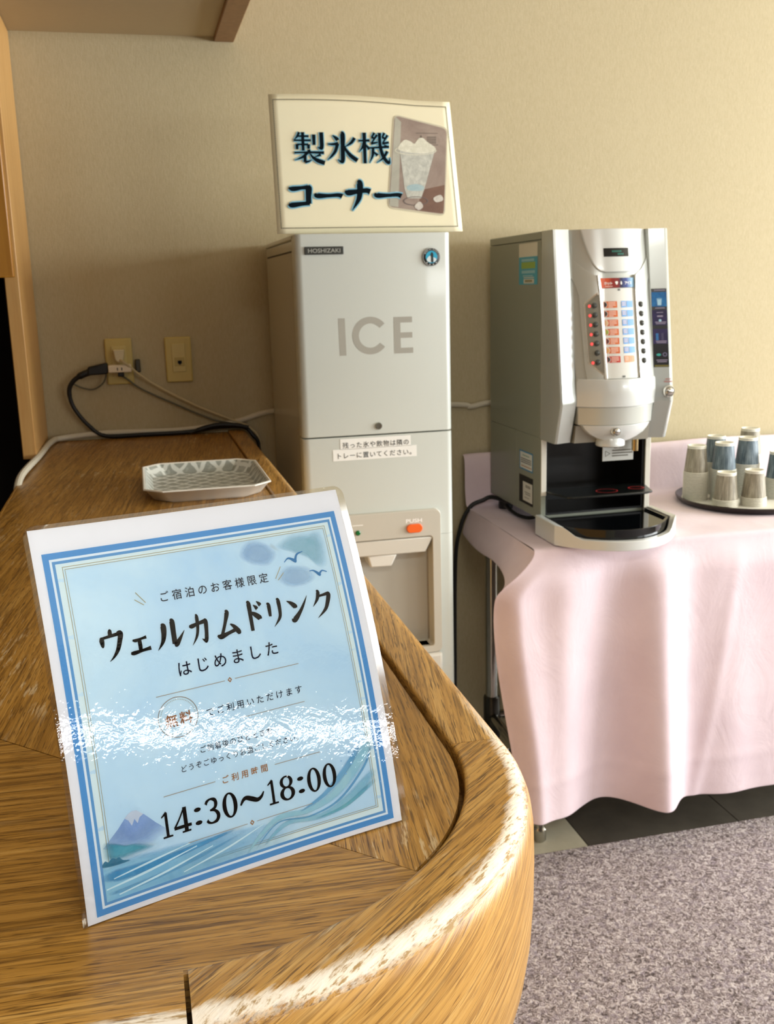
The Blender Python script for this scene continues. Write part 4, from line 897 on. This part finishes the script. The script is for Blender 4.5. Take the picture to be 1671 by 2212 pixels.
# ------------------------------------------------------------------ drinks dispenser
DX0, DX1, DYF, DYB, DZB, DZT = .983, 1.289, 2.392, 2.765, -.599, .125
SIDE = M('dispenser_grey_side', '#868b7d', .28, spec=.55, noise=.02, nscale=200); SILV = M('silver_paint', '#b4b8b3', .26, .35, coat=.35)
WHT = M('pearl_white', '#d4d8d5', .24, .1, coat=.4); BLK = M('black_plastic', '#0b0d0e', .3); BLKG = M('black_gloss', '#07090c', .08); PANEL = M('dispenser_column', '#bfc2bb', .28, .2, coat=.3)
dm = thing('drink_dispenser', 'silver hot and iced drink dispenser standing on the pink cloth', 'drink machine', (1.136, 2.58, TZ+.0025))
b = MB(); b.box(DX0, DX1, DYF, DYB, -.385, .104); b.box(DX0, DX1, 2.56, DYB, DZB, -.3851)
b.box(DX0, DX0+.014, DYF-.008, 2.56, DZB, -.3851); b.box(DX1-.014, DX1, DYF-.008, 2.56, DZB, -.3851); b.box(DX0+.014, DX1-.014, DYF, 2.56, DZB, DZB+.01)
b.build('body', SIDE, dm, bevel=.0015)
b = MB(); b.box(DX0, DX1, DYF, DYB, .1052, DZT-.0005); b.build('lid', SIDE, dm, bevel=.002)
b = MB(); b.box(DX0+.001, DX1-.001, DYF-.0035, DYF+.001, -.38, DZT-.002); b.build('seam', M('seam_dark', '#2a2920', .7), dm, smooth=False)
b = MB(); b.box(DX0-.0002, DX0+.0142, DYF-.0115, DYF-.008, -.535, -.3865); b.build('post_trim', M('post_trim', '#d2d0c4', .3), dm, bevel=.001)
b = MB(); b.box(DX1-.0142, DX1+.0002, DYF-.0115, DYF-.008, DZB+.004, -.3865); b.build('post_trim', M('post_trim', '#d2d0c4', .3), dm, bevel=.001)
b = MB(); b.box(DX0+.0145, DX1-.0145, 2.545, 2.558, DZB+.011, -.386); b.box(DX0+.0145, DX0+.02, DYF-.004, 2.545, DZB+.011, -.386); b.box(DX1-.02, DX1-.0145, DYF-.004, 2.545, DZB+.011, -.386); b.box(DX0+.02, DX1-.02, DYF-.004, 2.545, DZB+.011, DZB+.016); b.box(DX0+.0145, DX1-.0145, DYF, 2.545, -.3895, -.386)
b.build('cup_bay', BLK, dm, smooth=False)
for x, y in ((DX0+.028, 2.428), (DX1-.028, 2.428), (DX0+.03, 2.722), (DX1-.03, 2.722)):
    b = MB(); b.lathe([(.020, TZ+.0025), (.021, TZ+.008), (.019, DZB)], (x, y, 0), 22); b.build('foot', BLK, dm, angle=50)
def yf(z):
    P = [(.125, 2.322), (-.280, 2.264), (-.292, 2.264), (-.388, 2.296)]
    for (z0, y0), (z1, y1) in zip(P, P[1:]):
        if z >= z1: return y0+(y1-y0)*(z0-z)/(z0-z1)
    return P[-1][1]
ZL = [.1245, .0, -.12, -.27, -.280, -.286, -.292, -.388]
def pillar(sec):
    m = MB(); n = len(sec(0)); vs = [(x, y, z) for z in ZL for x, y in sec(z)]
    fs = [(j*n+i, j*n+(i+1) % n, (j+1)*n+(i+1) % n, (j+1)*n+i) for j in range(len(ZL)-1) for i in range(n)]
    return m.add(vs, fs+[list(range(n)), [(len(ZL)-1)*n+i for i in range(n)][::-1]])
pillar(lambda z: [(DX0-.0005, DYF-.004), (DX0-.0005, yf(z)+.006), (DX0+.0012, yf(z)+.0018), (DX0+.006, yf(z)), (1.029, yf(z)+.013), (1.033, yf(z)+.02), (1.034, DYF-.004)]).build('left_pillar', SILV, dm, angle=25)
pillar(lambda z: [(1.235, DYF-.004), (1.236, yf(z)+.022), (1.240, yf(z)+.014), (1.2755, yf(z)+.001), (1.279, yf(z)+.0012), (1.2885, yf(z)+.010), (1.2892, yf(z)+.014), (1.2892, DYF-.004)]).build('right_pillar', SILV, dm, angle=14)
XC = 1.136
def yc(x, z):
    s = (x-XC)/.105; return 2.308-(.125-z)*.19+.044*s*s
m = MB(); nz, nxx = 24, 22
m.grid(lambda i, j: (1.031+.208*i, yc(1.031+.208*i, .1242-.3642*j), .1242-.3642*j), nxx, nz)
m.add([(1.031, yc(1.031, .1242), .1242)]+[(1.031+.208*i/nxx, yc(1.031+.208*i/nxx, .1242), .1242) for i in range(1, nxx+1)]+[(1.239, DYF-.004, .1242), (1.031, DYF-.004, .1242)], [list(range(nxx+3))])
m.build('front_column', PANEL, dm, angle=40)
rows = [(.1243, 1.056, 1.216), (.10, 1.061, 1.211), (.075, 1.067, 1.205), (.055, 1.073, 1.199), (.042, 1.078, 1.194), (.032, 1.085, 1.187), (.026, 1.093, 1.179), (.0225, 1.105, 1.167)]
MB().patch(rows, yc, .008, nc=12).build('display_shield', WHT, dm, bevel=.002, angle=40)
MB().patch([(.0785, 1.102, 1.166), (.0585, 1.102, 1.166)], yc, .0086).build('display', BLKG, dm)
def on(parts, off): return lambda mat, name: flat(parts, lambda x, z: (x, yc(x, z)-off, z)).build(name, mat, dm, smooth=False, fix=False)
on([rect2(1.122+.0042*i, .0688, 1.1248+.0042*i, .0728) for i in range(6)]+[rect2(1.136+.0042*i, .0622, 1.1388+.0042*i, .0662) for i in range(4)], .0091)(M('lcd_green', '#1f6d5c', .4, emit=.25), 'display_digits')
MIR = 2*XC
def mir(rows): return [(z, MIR-b_, MIR-a) for z, a, b_ in rows]
wing = [(.064, 1.0315, 1.0335), (.05, 1.0315, 1.042), (.03, 1.0315, 1.061), (.014, 1.0315, 1.0865), (-.005, 1.040, 1.0875), (-.03, 1.046, 1.0885), (-.2, 1.049, 1.089), (-.232, 1.052, 1.089)]
btn = [(-.029, 1.0835, 1.0862), (-.052, 1.0575, 1.0868), (-.188, 1.0585, 1.0880), (-.214, 1.0845, 1.0882)]
rim = [(-.025, 1.0835, 1.0872), (-.050, 1.0545, 1.0878), (-.190, 1.0555, 1.0888), (-.219, 1.0845, 1.0892)]
rail = [(.016, 1.0845, 1.0895), (-.02, 1.0865, 1.0925), (-.226, 1.0872, 1.0932), (-.2285, 1.0885, 1.092)]
BTP = M('button_panel_grey', '#8c8b7e', .35); BTN = M('button_dark', '#3c3c34', .3); LED = M('red_lamp', '#ff3b3b', .3, emit=2.2); RAIL = M('rail_chrome', '#e6e6e0', .15, .6)
for f_, sgn in ((lambda r: r, 1), (mir, -1)):
    MB().patch(f_(wing), yc, .0035, nc=6).build('side_wing', PANEL, dm, bevel=.001)
    MB().patch(f_(rim), yc, .0050, nc=4).build('button_rim', RAIL, dm, bevel=.0008)
    MB().patch(f_(btn), yc, .0056, nc=4).build('button_panel', BTP, dm)
    MB().patch(f_(rail), yc, .0105, nc=3).build('rail', RAIL, dm, bevel=.0015)
    for i in range(7):
        z = -.0555-.0223*i; x = XC-sgn*(XC-1.0755); 
        B = MB(); B.lathe([(.0072, 0), (.0072, .0012), (.0058, .0012), (.0056, .0035), (.004, .0044)], (x, yc(x, z)-.0056, z), 18, 'y'); B.build('drink_button', BTN, dm, angle=50)
        if i != 5 and sgn == 1:
            x = 1.0652; B = MB(); B.lathe([(.0032, 0), (.0032, .001), (.002, .002)], (x, yc(x, z-.001)-.0056, z-.001), 12, 'y'); B.build('button_lamp', LED, dm)
CARD = M('menu_card', '#d9dad3', .25, coat=.5)
MB().patch([(-.0155, 1.0905, 1.1815), (-.228, 1.0905, 1.1815)], yc, .0045, nc=10).build('menu_card', CARD, dm)
h = .0051
def seg(x0, x1, z0, z1, mat, name='menu_print', hh=h): return on([rect2(x0, z0, x1, z1, 4)], hh)(mat, name)
def grad():
    k = N('banner_gradient'); tc = k.n('TexCoord').outputs['Generated']; s = k.n('SeparateXYZ'); k.l(tc, s.inputs[0])
    k.l(k.ramp(s.outputs[0], [(0, '#dd5a1b'), (.2, '#c64a1a'), (.3, '#8e2417'), (.48, '#7a1f22'), (.56, '#14123a'), (.75, '#263c86'), (.95, '#8fc0e0')]), k.b.inputs['Base Color']); k.b.inputs['Roughness'].default_value = .3; return k.m
on([rect2(1.0925, -.0145, 1.1800, .0085, 8)], h)(grad(), 'menu_banner')
on([type_line('ホット', 1.0995, 1.121, -.007, .0085, .02), type_line('アイス', 1.151, 1.1725, -.007, .0085, .02), blob([(1.1275, .0), (1.1335, .0), (1.1335, -.004), (1.1305, -.0075), (1.1275, -.004)]), blob([(1.1425, .001), (1.1445, -.004), (1.1425, -.008), (1.1405, -.004)]), rect2(1.102, -.0115, 1.12, -.0105)], h+.0005)(LET_W, 'banner_lettering')
ORG = wash('menu_orange', '#c8552a', '#e07a33', 30); ORR = M('menu_red', '#c03a2c', .4); BLU = M('menu_blue', '#6ea3dd', .4); RIMW = M('menu_ring', '#e4d8cc', .4)
drinks = ['#1c1512', '#3a2a20', '#d9b98c', '#9aa83a', '#5c1c14', '#d8a866', '#2a231a']
for i in range(7):
    z1 = -.0462-.0215*i; z0 = z1-.0152
    on([rect2(1.096, z0, 1.1285, z1, 4)], h)(ORG if i < 6 else ORR, 'menu_label')
    on([rect2(1.139, z0, 1.1515, z1, 3), rect2(1.1535, z0, 1.171, z1, 3)] if i < 6 else [rect2(1.139, z0, 1.168, z1, 4)], h)(BLU if i < 6 else M('menu_peach', '#e0966a', .4), 'menu_label')
    cx = 1.0972; r_ = .0062; zc = (z0+z1)/2
    half = lambda r, n=14: ([(cx+r*math.sin(math.pi*q/n), zc+r*math.cos(math.pi*q/n)) for q in range(n+1)], [list(range(n+1))])
    on([half(r_+.0012)], h+.0003)(RIMW, 'menu_cup'); on([half(r_)], h+.0006)(M('drink_%d' % i, drinks[i], .4), 'menu_cup')
    on([rect2(1.1065, z1-.0035-.0034*q, 1.1065+(.018 if q < 3 else .011), z1-.002-.0034*q) for q in range(4)]+[rect2(1.1405, z1-.004-.0034*q, 1.150, z1-.0026-.0034*q) for q in range(3)], h+.0006)(M('menu_text', '#f0d2c2', .5), 'menu_text')
on([rect2(1.132, -.0215, 1.1385, -.017), rect2(1.131, -.2262, 1.1385, -.2215)], h)(M('card_catch', '#5c605c', .4), 'card_catch')
# hood, band, bowl and nozzle under the menu
def yh(x, z): s = (x-XC)/.105; return 2.228+.052*s*s-.10*(z+.235)*0
m = MB().patch([(-.229, 1.0345, 1.2375), (-.236, 1.031, 1.241), (-.262, 1.0300, 1.242), (-.297, 1.0315, 1.2405)], lambda x, z: yh(x, z)-.004*math.sin((z+.297)/.068*3.1), .0, back=.06, nc=18); m.build('hood', WHT, dm, bevel=.002)
MB().patch([(-.2972, 1.035, 1.237), (-.342, 1.038, 1.234)], lambda x, z: yh(x, z)+.004+.12*(-.297-z), .0, back=.06, nc=18).build('hood_band', PANEL, dm, bevel=.0015)
MB().patch([(-.3422, 1.046, 1.226), (-.352, 1.052, 1.220), (-.364, 1.064, 1.208), (-.375, 1.082, 1.190), (-.382, 1.10, 1.172), (-.3855, 1.115, 1.157)], lambda x, z: yh(x, z)+.008+.35*max(0, -.342-z)+.6*max(0, -.36-z), .0, back=.05, nc=16).build('bowl', WHT, dm, bevel=.002)
m = MB(); m.lathe([(.033, -.3995), (.036, -.397), (.036, -.384), (.030, -.37)], (1.129, 2.292, 0), 28); m.build('nozzle', WHT, dm, angle=50)
b = MB(); b.hexa([(1.036, 2.30, -.3895), (1.236, 2.30, -.3895), (1.236, DYF, -.3895), (1.036, DYF, -.3895), (1.036, 2.29, -.345), (1.236, 2.29, -.345), (1.236, DYF, -.345), (1.036, DYF, -.345)]); b.build('underside', M('dispenser_under', '#8f8c80', .3), dm)
def knob(x, y, z, r, name='knob'):
    MB().lathe([(r*1.38, 0), (r*1.42, .003), (r*1.18, .006), (r*1.1, .003)], (x, y, z), 28, 'y', cap=False).build('bezel', RAIL, dm, angle=50)
    MB().lathe([(r, 0), (r, .006), (r*.8, .0085), (r*.4, .0098)], (x, y, z), 28, 'y').build(name, CHROME, dm, angle=60)
knob(1.1195, 2.244, -.357, .0092)
knob(1.2705, 2.2655, -.2685, .0108)
RED = M('red_print', '#b4524a', .5)
flat([type_line('HOT', 1.2655, 1.2785, -.2405, .0048, .02, fit=True), type_line('WATER', 1.2615, 1.2815, -.2468, .0055, .02, fit=True)], lambda x, z: (x, yf(z)+.013-.0118*(x-1.24)/.0355-.0006*1.8, z)).build('lettering', RED, dm, smooth=False, fix=False)
flat([rect2(1.112, -.3795, 1.126, -.3765)], lambda x, z: (x, 2.2445+.35*.035+.6*.018-.001, z)).build('small_red_print', RED, dm, smooth=False, fix=False)
MB().lathe([(.0075, 0), (.0075, .0015), (.0055, .0022), (.0030, .0012)], (.9985, 2.2765, -.266), 22, 'y').build('screw_cap', WHT, dm, angle=40)
m = MB(); m.lathe([(.0085, -.4255), (.0085, -.386)], (1.225, 2.345, 0), 20); m.build('water_spout', M('brass_steel', '#b3a077', .2, 1), dm, angle=50)
m = MB(); m.lathe([(.016, -.392), (.016, -.346)], (1.222, 2.333, 0), 20); m.build('spout_cover', M('bronze_cover', '#9a8468', .25, .8), dm, angle=50)
b = MB(); b.box(1.143, 1.230, 2.362, 2.364, -.452, -.389); b.build('warning_plate', M('plate_grey', '#aeb0aa', .4), dm, bevel=.001)
flat([type_line('ご注意', 1.172, 1.202, -.4185, .0115, .03), rect2(1.17, -.4265, 1.222, -.4235), rect2(1.17, -.4335, 1.228, -.4305), rect2(1.17, -.4405, 1.215, -.4375), ring2(1.1555, -.4325, .0092, .0092, .0072, .0072, 3)], lambda x, z: (x, 2.3614, z)).build('warning_print', DARKP, dm, smooth=False, fix=False)
# instruction strip on the right pillar
def rp(x, z, d=0): return (x, yf(z)+.014-.013*(x-1.240)/.0355-.0006-d, z)
X0, X1 = 1.2405, 1.2755
flat([rect2(X0, -.2095, X1, -.0195)], lambda x, z: rp(x, z)).build('instruction_strip', M('strip_black', '#090a0d', .25, coat=.4), dm, smooth=False, fix=False)
flat([rect2(X0+.0008, -.063, X1-.0008, -.028)], lambda x, z: rp(x, z, .0002)).build('strip_field', wash('strip_blue', '#0b4f8f', '#1d7fc0', 40), dm, smooth=False, fix=False)
flat([rect2(X0+.0008, -.108, X1-.0008, -.0712), rect2(X0+.0008, -.153, X1-.0008, -.117)], lambda x, z: rp(x, z, .0002)).build('strip_field', wash('strip_purple', '#17123c', '#2a1c55', 40), dm, smooth=False, fix=False)
cupw = [([(1.253, -.045), (1.2635, -.045), (1.2625, -.060), (1.254, -.060)], [[0, 1, 2, 3]]), ring2(1.258, -.0445, .0058, .0018, .0045, .001, 16), disc2(1.2585, -.0965, .0032, 12)]
flat(cupw, lambda x, z: rp(x, z, .0005)).build('strip_picture', M('strip_pale', '#a9d3ea', .4), dm, smooth=False, fix=False)
flat([rect2(1.247+.0015*(q % 2), z, 1.272-.0015*(q % 2), z+.0018) for q, z in enumerate((-.0245, -.0675, -.1015, -.105, -.1475, -.151, -.1935, -.1975))]+[rect2(1.251, -.078, 1.266, -.0765), rect2(1.252, -.088, 1.265, -.0845)], lambda x, z: rp(x, z, .0005)).build('strip_text', M('strip_text', '#9a93ab', .5), dm, smooth=False, fix=False)
flat([rect2(1.2475, -.131-.0042*q, 1.2535, -.128-.0042*q) for q in range(4)], lambda x, z: rp(x, z, .0005)).build('strip_picture', M('strip_cyan', '#2f7fc4', .4), dm, smooth=False, fix=False)
flat([ring2(1.2625, -.1295-.0045*q, .0022, .0022, .0016, .0016, 12) for q in range(4)]+[ring2(1.2665, -.179, .0052, .0052, .003, .003, 18)], lambda x, z: rp(x, z, .0005)).build('strip_picture', M('strip_ring', '#6a6684', .4), dm, smooth=False, fix=False)
flat([disc2(1.2525, -.1795, .0052, 18, .003)], lambda x, z: rp(x, z, .0005)).build('strip_picture', M('strip_teal', '#35aaa0', .4), dm, smooth=False, fix=False)
flat([rect2(X0+.002, -.2085, X1-.001, -.2045)], lambda x, z: rp(x, z, .0004)).build('strip_band', M('strip_olive', '#6f661c', .4), dm, smooth=False, fix=False)
# labels on its left side
def side(parts, mat, d, name): return flat(parts, lambda y, z: (DX0-.0004-d/1000, y, z)).build(name, mat, dm, smooth=False, fix=False)
CY = M('label_cyan', '#3f9db5', .4); LW = M('label_white', '#cfccbc', .45)
side([rect2(2.414, -.002, 2.540, .067)], CY, .1, 'blue_label'); side([rect2(2.414, .067, 2.540, .1005)], LW, .1, 'blue_label')
side([rect2(2.428, .038, 2.522, .054, 8)], M('label_lime', '#8aa84a', .5), .4, 'label_print')
side([rect2(2.43, .026, 2.52, .033), rect2(2.436, .056, 2.522, .062), rect2(2.444, .0185, 2.512, .0215)], M('label_pale', '#8fbcc4', .5), .4, 'label_print')
side([rect2(2.436, -.0+.0045*0+.002, 2.506, .0145-.0125+.010), rect2(2.436, .0155-.001, 2.506, .0165)], LW, .4, 'label_print')
side([rect2(2.447, .004, 2.498, .010)], M('label_grey', '#8b8768', .5), .6, 'label_print')
side([rect2(2.436, -.003+.0075-.004, 2.506, .0015)], LW, .4, 'label_print')
side([rect2(2.437, -.4855, 2.5325, -.434)], M('label_blue', '#3f86b0', .45), .1, 'square_label'); side([rect2(2.442, -.4815, 2.527, -.438)], M('label_paper', '#d5d8d2', .5), .3, 'square_label')
side([rect2(2.462, -.4475, 2.51, -.4445)], M('label_green', '#8fb0a0', .5), .5, 'label_print'); side([rect2(2.448, -.4565-.005*q, 2.522, -.454-.005*q) for q in range(3)], M('label_ink', '#5b5e62', .5), .5, 'label_print')
side([rect2(2.445, -.4765, 2.518, -.474)], M('label_orange', '#b58c6c', .5), .5, 'label_print')
b = MB(); b.box(DX0-.001, DX0+.002, 2.436, 2.534, -.5765, -.5005); b.build('side_recess', M('recess_black', '#090805', .5), dm, bevel=.001)
side([rect2(2.4375, -.568, 2.505, -.5165)], M('tag_white', '#d0cfc6', .5), 1.0, 'inspection_tag'); side([rect2(2.452+.007*(q % 5), -.527-.004*(q//5), 2.457+.007*(q % 5), -.5238-.004*(q//5)) for q in range(10)]+[rect2(2.45, -.5445, 2.492, -.5425), rect2(2.45, -.5495, 2.487, -.5475), rect2(2.46, -.559, 2.492, -.5575)], M('tag_ink', '#77766f', .5), 1.2, 'tag_print')
# cup shelf and drip tray
sh = [(DX0+.016, 2.40), (DX0+.016, 2.372), (1.018, 2.295), (1.036, 2.286), (1.232, 2.286), (1.252, 2.296), (DX1-.0165, 2.372), (DX1-.0165, 2.40)]
MB().prism(sh, lambda x, y: (x, y, -.529), lambda x, y: (x, y, -.523)).build('cup_shelf', M('shelf_black', '#101413', .25), dm, bevel=.0015)
RR = M('red_ring', '#b02a2c', .4)
flat([ring2(1.141, 2.328, .029, .024, .0265, .0218, 32), ring2(1.228, 2.338, .022, .017, .0185, .0145, 28)], lambda x, y: (x, y, -.5222)).build('cup_mark', RR, dm, smooth=False, fix=False)
def bow(hw, y0, yfr, ye, n=24): # outline: straight sides then a bowed front
    P = [(XC-hw, y0), (XC-hw, ye)]
    for i in range(1, n): t = i/n; x = -math.cos(math.pi*t); P.append((XC+hw*x, ye-(ye-yfr)*(1-abs(x)**2.1)))
    return P+[(XC+hw, ye), (XC+hw, y0)]
A_ = bow(.166, 2.386, 2.150, 2.262); B_ = bow(.150, 2.386, 2.168, 2.264); n = len(A_)
def lip(x, y): return -.5845-.0275*sm(.158, .118, abs(x-XC))*sm(2.30, 2.235, y)
zb = TZ+.004
m = MB(); vs = [(x, y, zb) for x, y in A_]+[(x, y, lip(x, y)) for x, y in A_]+[(x, y, lip(x, y)) for x, y in B_]+[(x, y, zb+.004) for x, y in B_]
fs = [(a*n+i, a*n+i+1, (a+1)*n+i+1, (a+1)*n+i) for a in range(3) for i in range(n-1)]+[list(range(n))[::-1], [3*n+i for i in range(n)]]
m.add(vs, fs).build('drip_tray_base', WHT, dm, bevel=.0015)
C_ = bow(.1475, 2.384, 2.1705, 2.266); D_ = bow(.140, 2.382, 2.180, 2.268)
m = MB(); vs = [(x, y, zb+.006) for x, y in C_]+[(x, y, -.588) for x, y in C_]+[(x, y, -.588) for x, y in D_]+[(x, y, -.594) for x, y in D_]
fs = [(a*n+i, a*n+i+1, (a+1)*n+i+1, (a+1)*n+i) for a in range(3) for i in range(n-1)]+[list(range(n))[::-1], [3*n+i for i in range(n)]]
m.add(vs, fs).build('drip_tray', BLKG, dm, bevel=.001)
MB().tube([(1.07, 2.60, -.618), (1.015, 2.66, -.612), (.978, 2.735, -.606), (.952, 2.745, -.615), (.912, 2.75, -.635), (.882, 2.752, -.70), (.866, 2.752, -.82), (.862, 2.755, -1.2), (.86, 2.76, FL+.01)], .0062).build('power_cord', BLACKR, dm)
MB().tube([(1.06, 2.56, -.625), (1.025, 2.56, -.634), (1.0, 2.60, -.6305), (.99, 2.66, -.618)], .005).build('power_cord', BLACKR, dm)

# ------------------------------------------------------------------ cup tray and stacked paper cups
TCX, TCY = 1.705, 2.562
t = thing('round_tray', 'round tray with raised dark rim carrying the paper cups', 'tray', (TCX, TCY, TZ+.003))
m = MB(); m.lathe([(.180, TZ+.003), (.192, TZ+.004), (.203, TZ+.014), (.205, TZ+.020), (.202, TZ+.022), (.190, TZ+.011), (.186, TZ+.0085)], (TCX, TCY, 0), 72); m.build('rim', M('tray_rim', '#1a0f0d', .3), t, angle=60)
m = MB(); m.lathe([(.186, TZ+.0088), (.1865, TZ+.0095), (.12, TZ+.0098)], (TCX, TCY, 0), 72); m.build('lining', M('tray_lining', '#dedcd2', .6, noise=.03, nscale=300), t)
CUPZ = TZ+.0099; CH, CRR, CBR, PIT = .080, .0362, .0258, .00445
def cup_wall(name, a, b_, c):
    k = N(name); tc = k.n('TexCoord').outputs['Object']; s = k.n('SeparateXYZ'); k.l(tc, s.inputs[0])
    ang = k.math('ARCTAN2', s.outputs[1], s.outputs[0]); cb = k.n('CombineXYZ'); k.l(k.math('MULTIPLY', ang, 13), cb.inputs[0]); k.l(k.math('MULTIPLY', s.outputs[2], 11), cb.inputs[1])
    f = k.noise(cb.outputs[0], 1.6, 3, .6, .9)
    k.l(k.ramp(f, [(.36, a), (.5, b_), (.62, c)]), k.b.inputs['Base Color']); k.b.inputs['Roughness'].default_value = .5; return k.m
GREYW = cup_wall('grey_woodgrain', '#6c6454', '#8b8371', '#b2ab98'); BLUEW = cup_wall('blue_woodgrain', '#33414c', '#566873', '#8b9aa2'); CUPR = M('cup_rim', '#e9e6d8', .5)
def make_cup(nm, mat):
    r = bpy.data.objects.new('paper_cup', None); COL.objects.link(r); r['_o'] = (0, 0, 0); r['category'] = 'cup'
    s = lambda z: CRR-.0022+(CBR-CRR+.0022)*z/CH
    MB().lathe([(s(.0024), .0024), (s(CH-.003), CH-.003)], seg=40, cap=False).build('printed_wall', mat, r)
    MB().lathe([(s(0)-.001, .0002), (s(0)+.0012, .0003), (s(0)+.0021, .0014), (s(0)+.0015, .0024), (s(.003)-.0002, .0027)], seg=40, cap=False).build('rolled_rim', CUPR, r)
    m = MB(); m.lathe([(s(CH-.0035)+.0006, CH-.0035), (s(CH)+.0008, CH-.0010), (s(CH)+.0002, CH), (s(CH)-.0016, CH-.0002), (s(CH)-.0020, CH-.0052)], seg=40, cap=False)
    m.lathe([(.0001, CH-.0052), (s(CH)-.0020, CH-.0052)], seg=40, cap=False); m.build('base', CUPR, r)
    return r
ORD = ['topmost', 'second', 'third', 'fourth', 'fifth', 'sixth', 'seventh', 'eighth', 'ninth', 'tenth', 'eleventh', 'twelfth', 'thirteenth', 'fourteenth', 'fifteenth', 'sixteenth', 'seventeenth', 'eighteenth', 'nineteenth', 'twentieth', 'twenty-first', 'twenty-second', 'twenty-third', 'twenty-fourth', 'twenty-fifth', 'twenty-sixth', 'twenty-seventh']
protos = {}
def stack(x, y, n, kind, where):
    for i in range(n):       # i counts from the top
        z = CUPZ+(n-1-i)*PIT
        if kind not in protos: protos[kind] = r = make_cup(kind, GREYW if kind == 'grey' else BLUEW)
        else:
            src = protos[kind]; r = src.copy(); COL.objects.link(r)
            for ch in src.children:
                if ch.name.startswith('base') and i > 0 and False: continue
                c = ch.copy(); COL.objects.link(c); c.parent = r
        r.location = (x, y, z+ZF); r.rotation_euler = (0, 0, random.uniform(0, 6.28))
        r['label'] = ('%s paper cup, %s, turned upside down in the %s' % (kind if kind == 'grey' else 'slate blue', 'topmost' if i == 0 else ORD[i]+' from top', where))
        r['category'] = 'cup'; r['group'] = 'paper cups in the '+where
bpy.context.view_layer.update()
stack(1.560, 2.608, 19, 'grey', 'leftmost grey stack')
stack(1.662, 2.672, 22, 'blue', 'rear left blue stack')
stack(1.629, 2.574, 21, 'blue', 'front left blue stack')
stack(1.591, 2.497, 5, 'grey', 'short left grey stack')
stack(1.712, 2.585, 23, 'blue', 'middle tall blue stack')
stack(1.770, 2.664, 26, 'grey', 'tallest rear grey stack')
stack(1.668, 2.479, 6, 'grey', 'short right grey stack')
stack(1.788, 2.542, 14, 'blue', 'rightmost blue stack')
for o in bpy.data.objects:
    if '_o' in o: del o['_o']
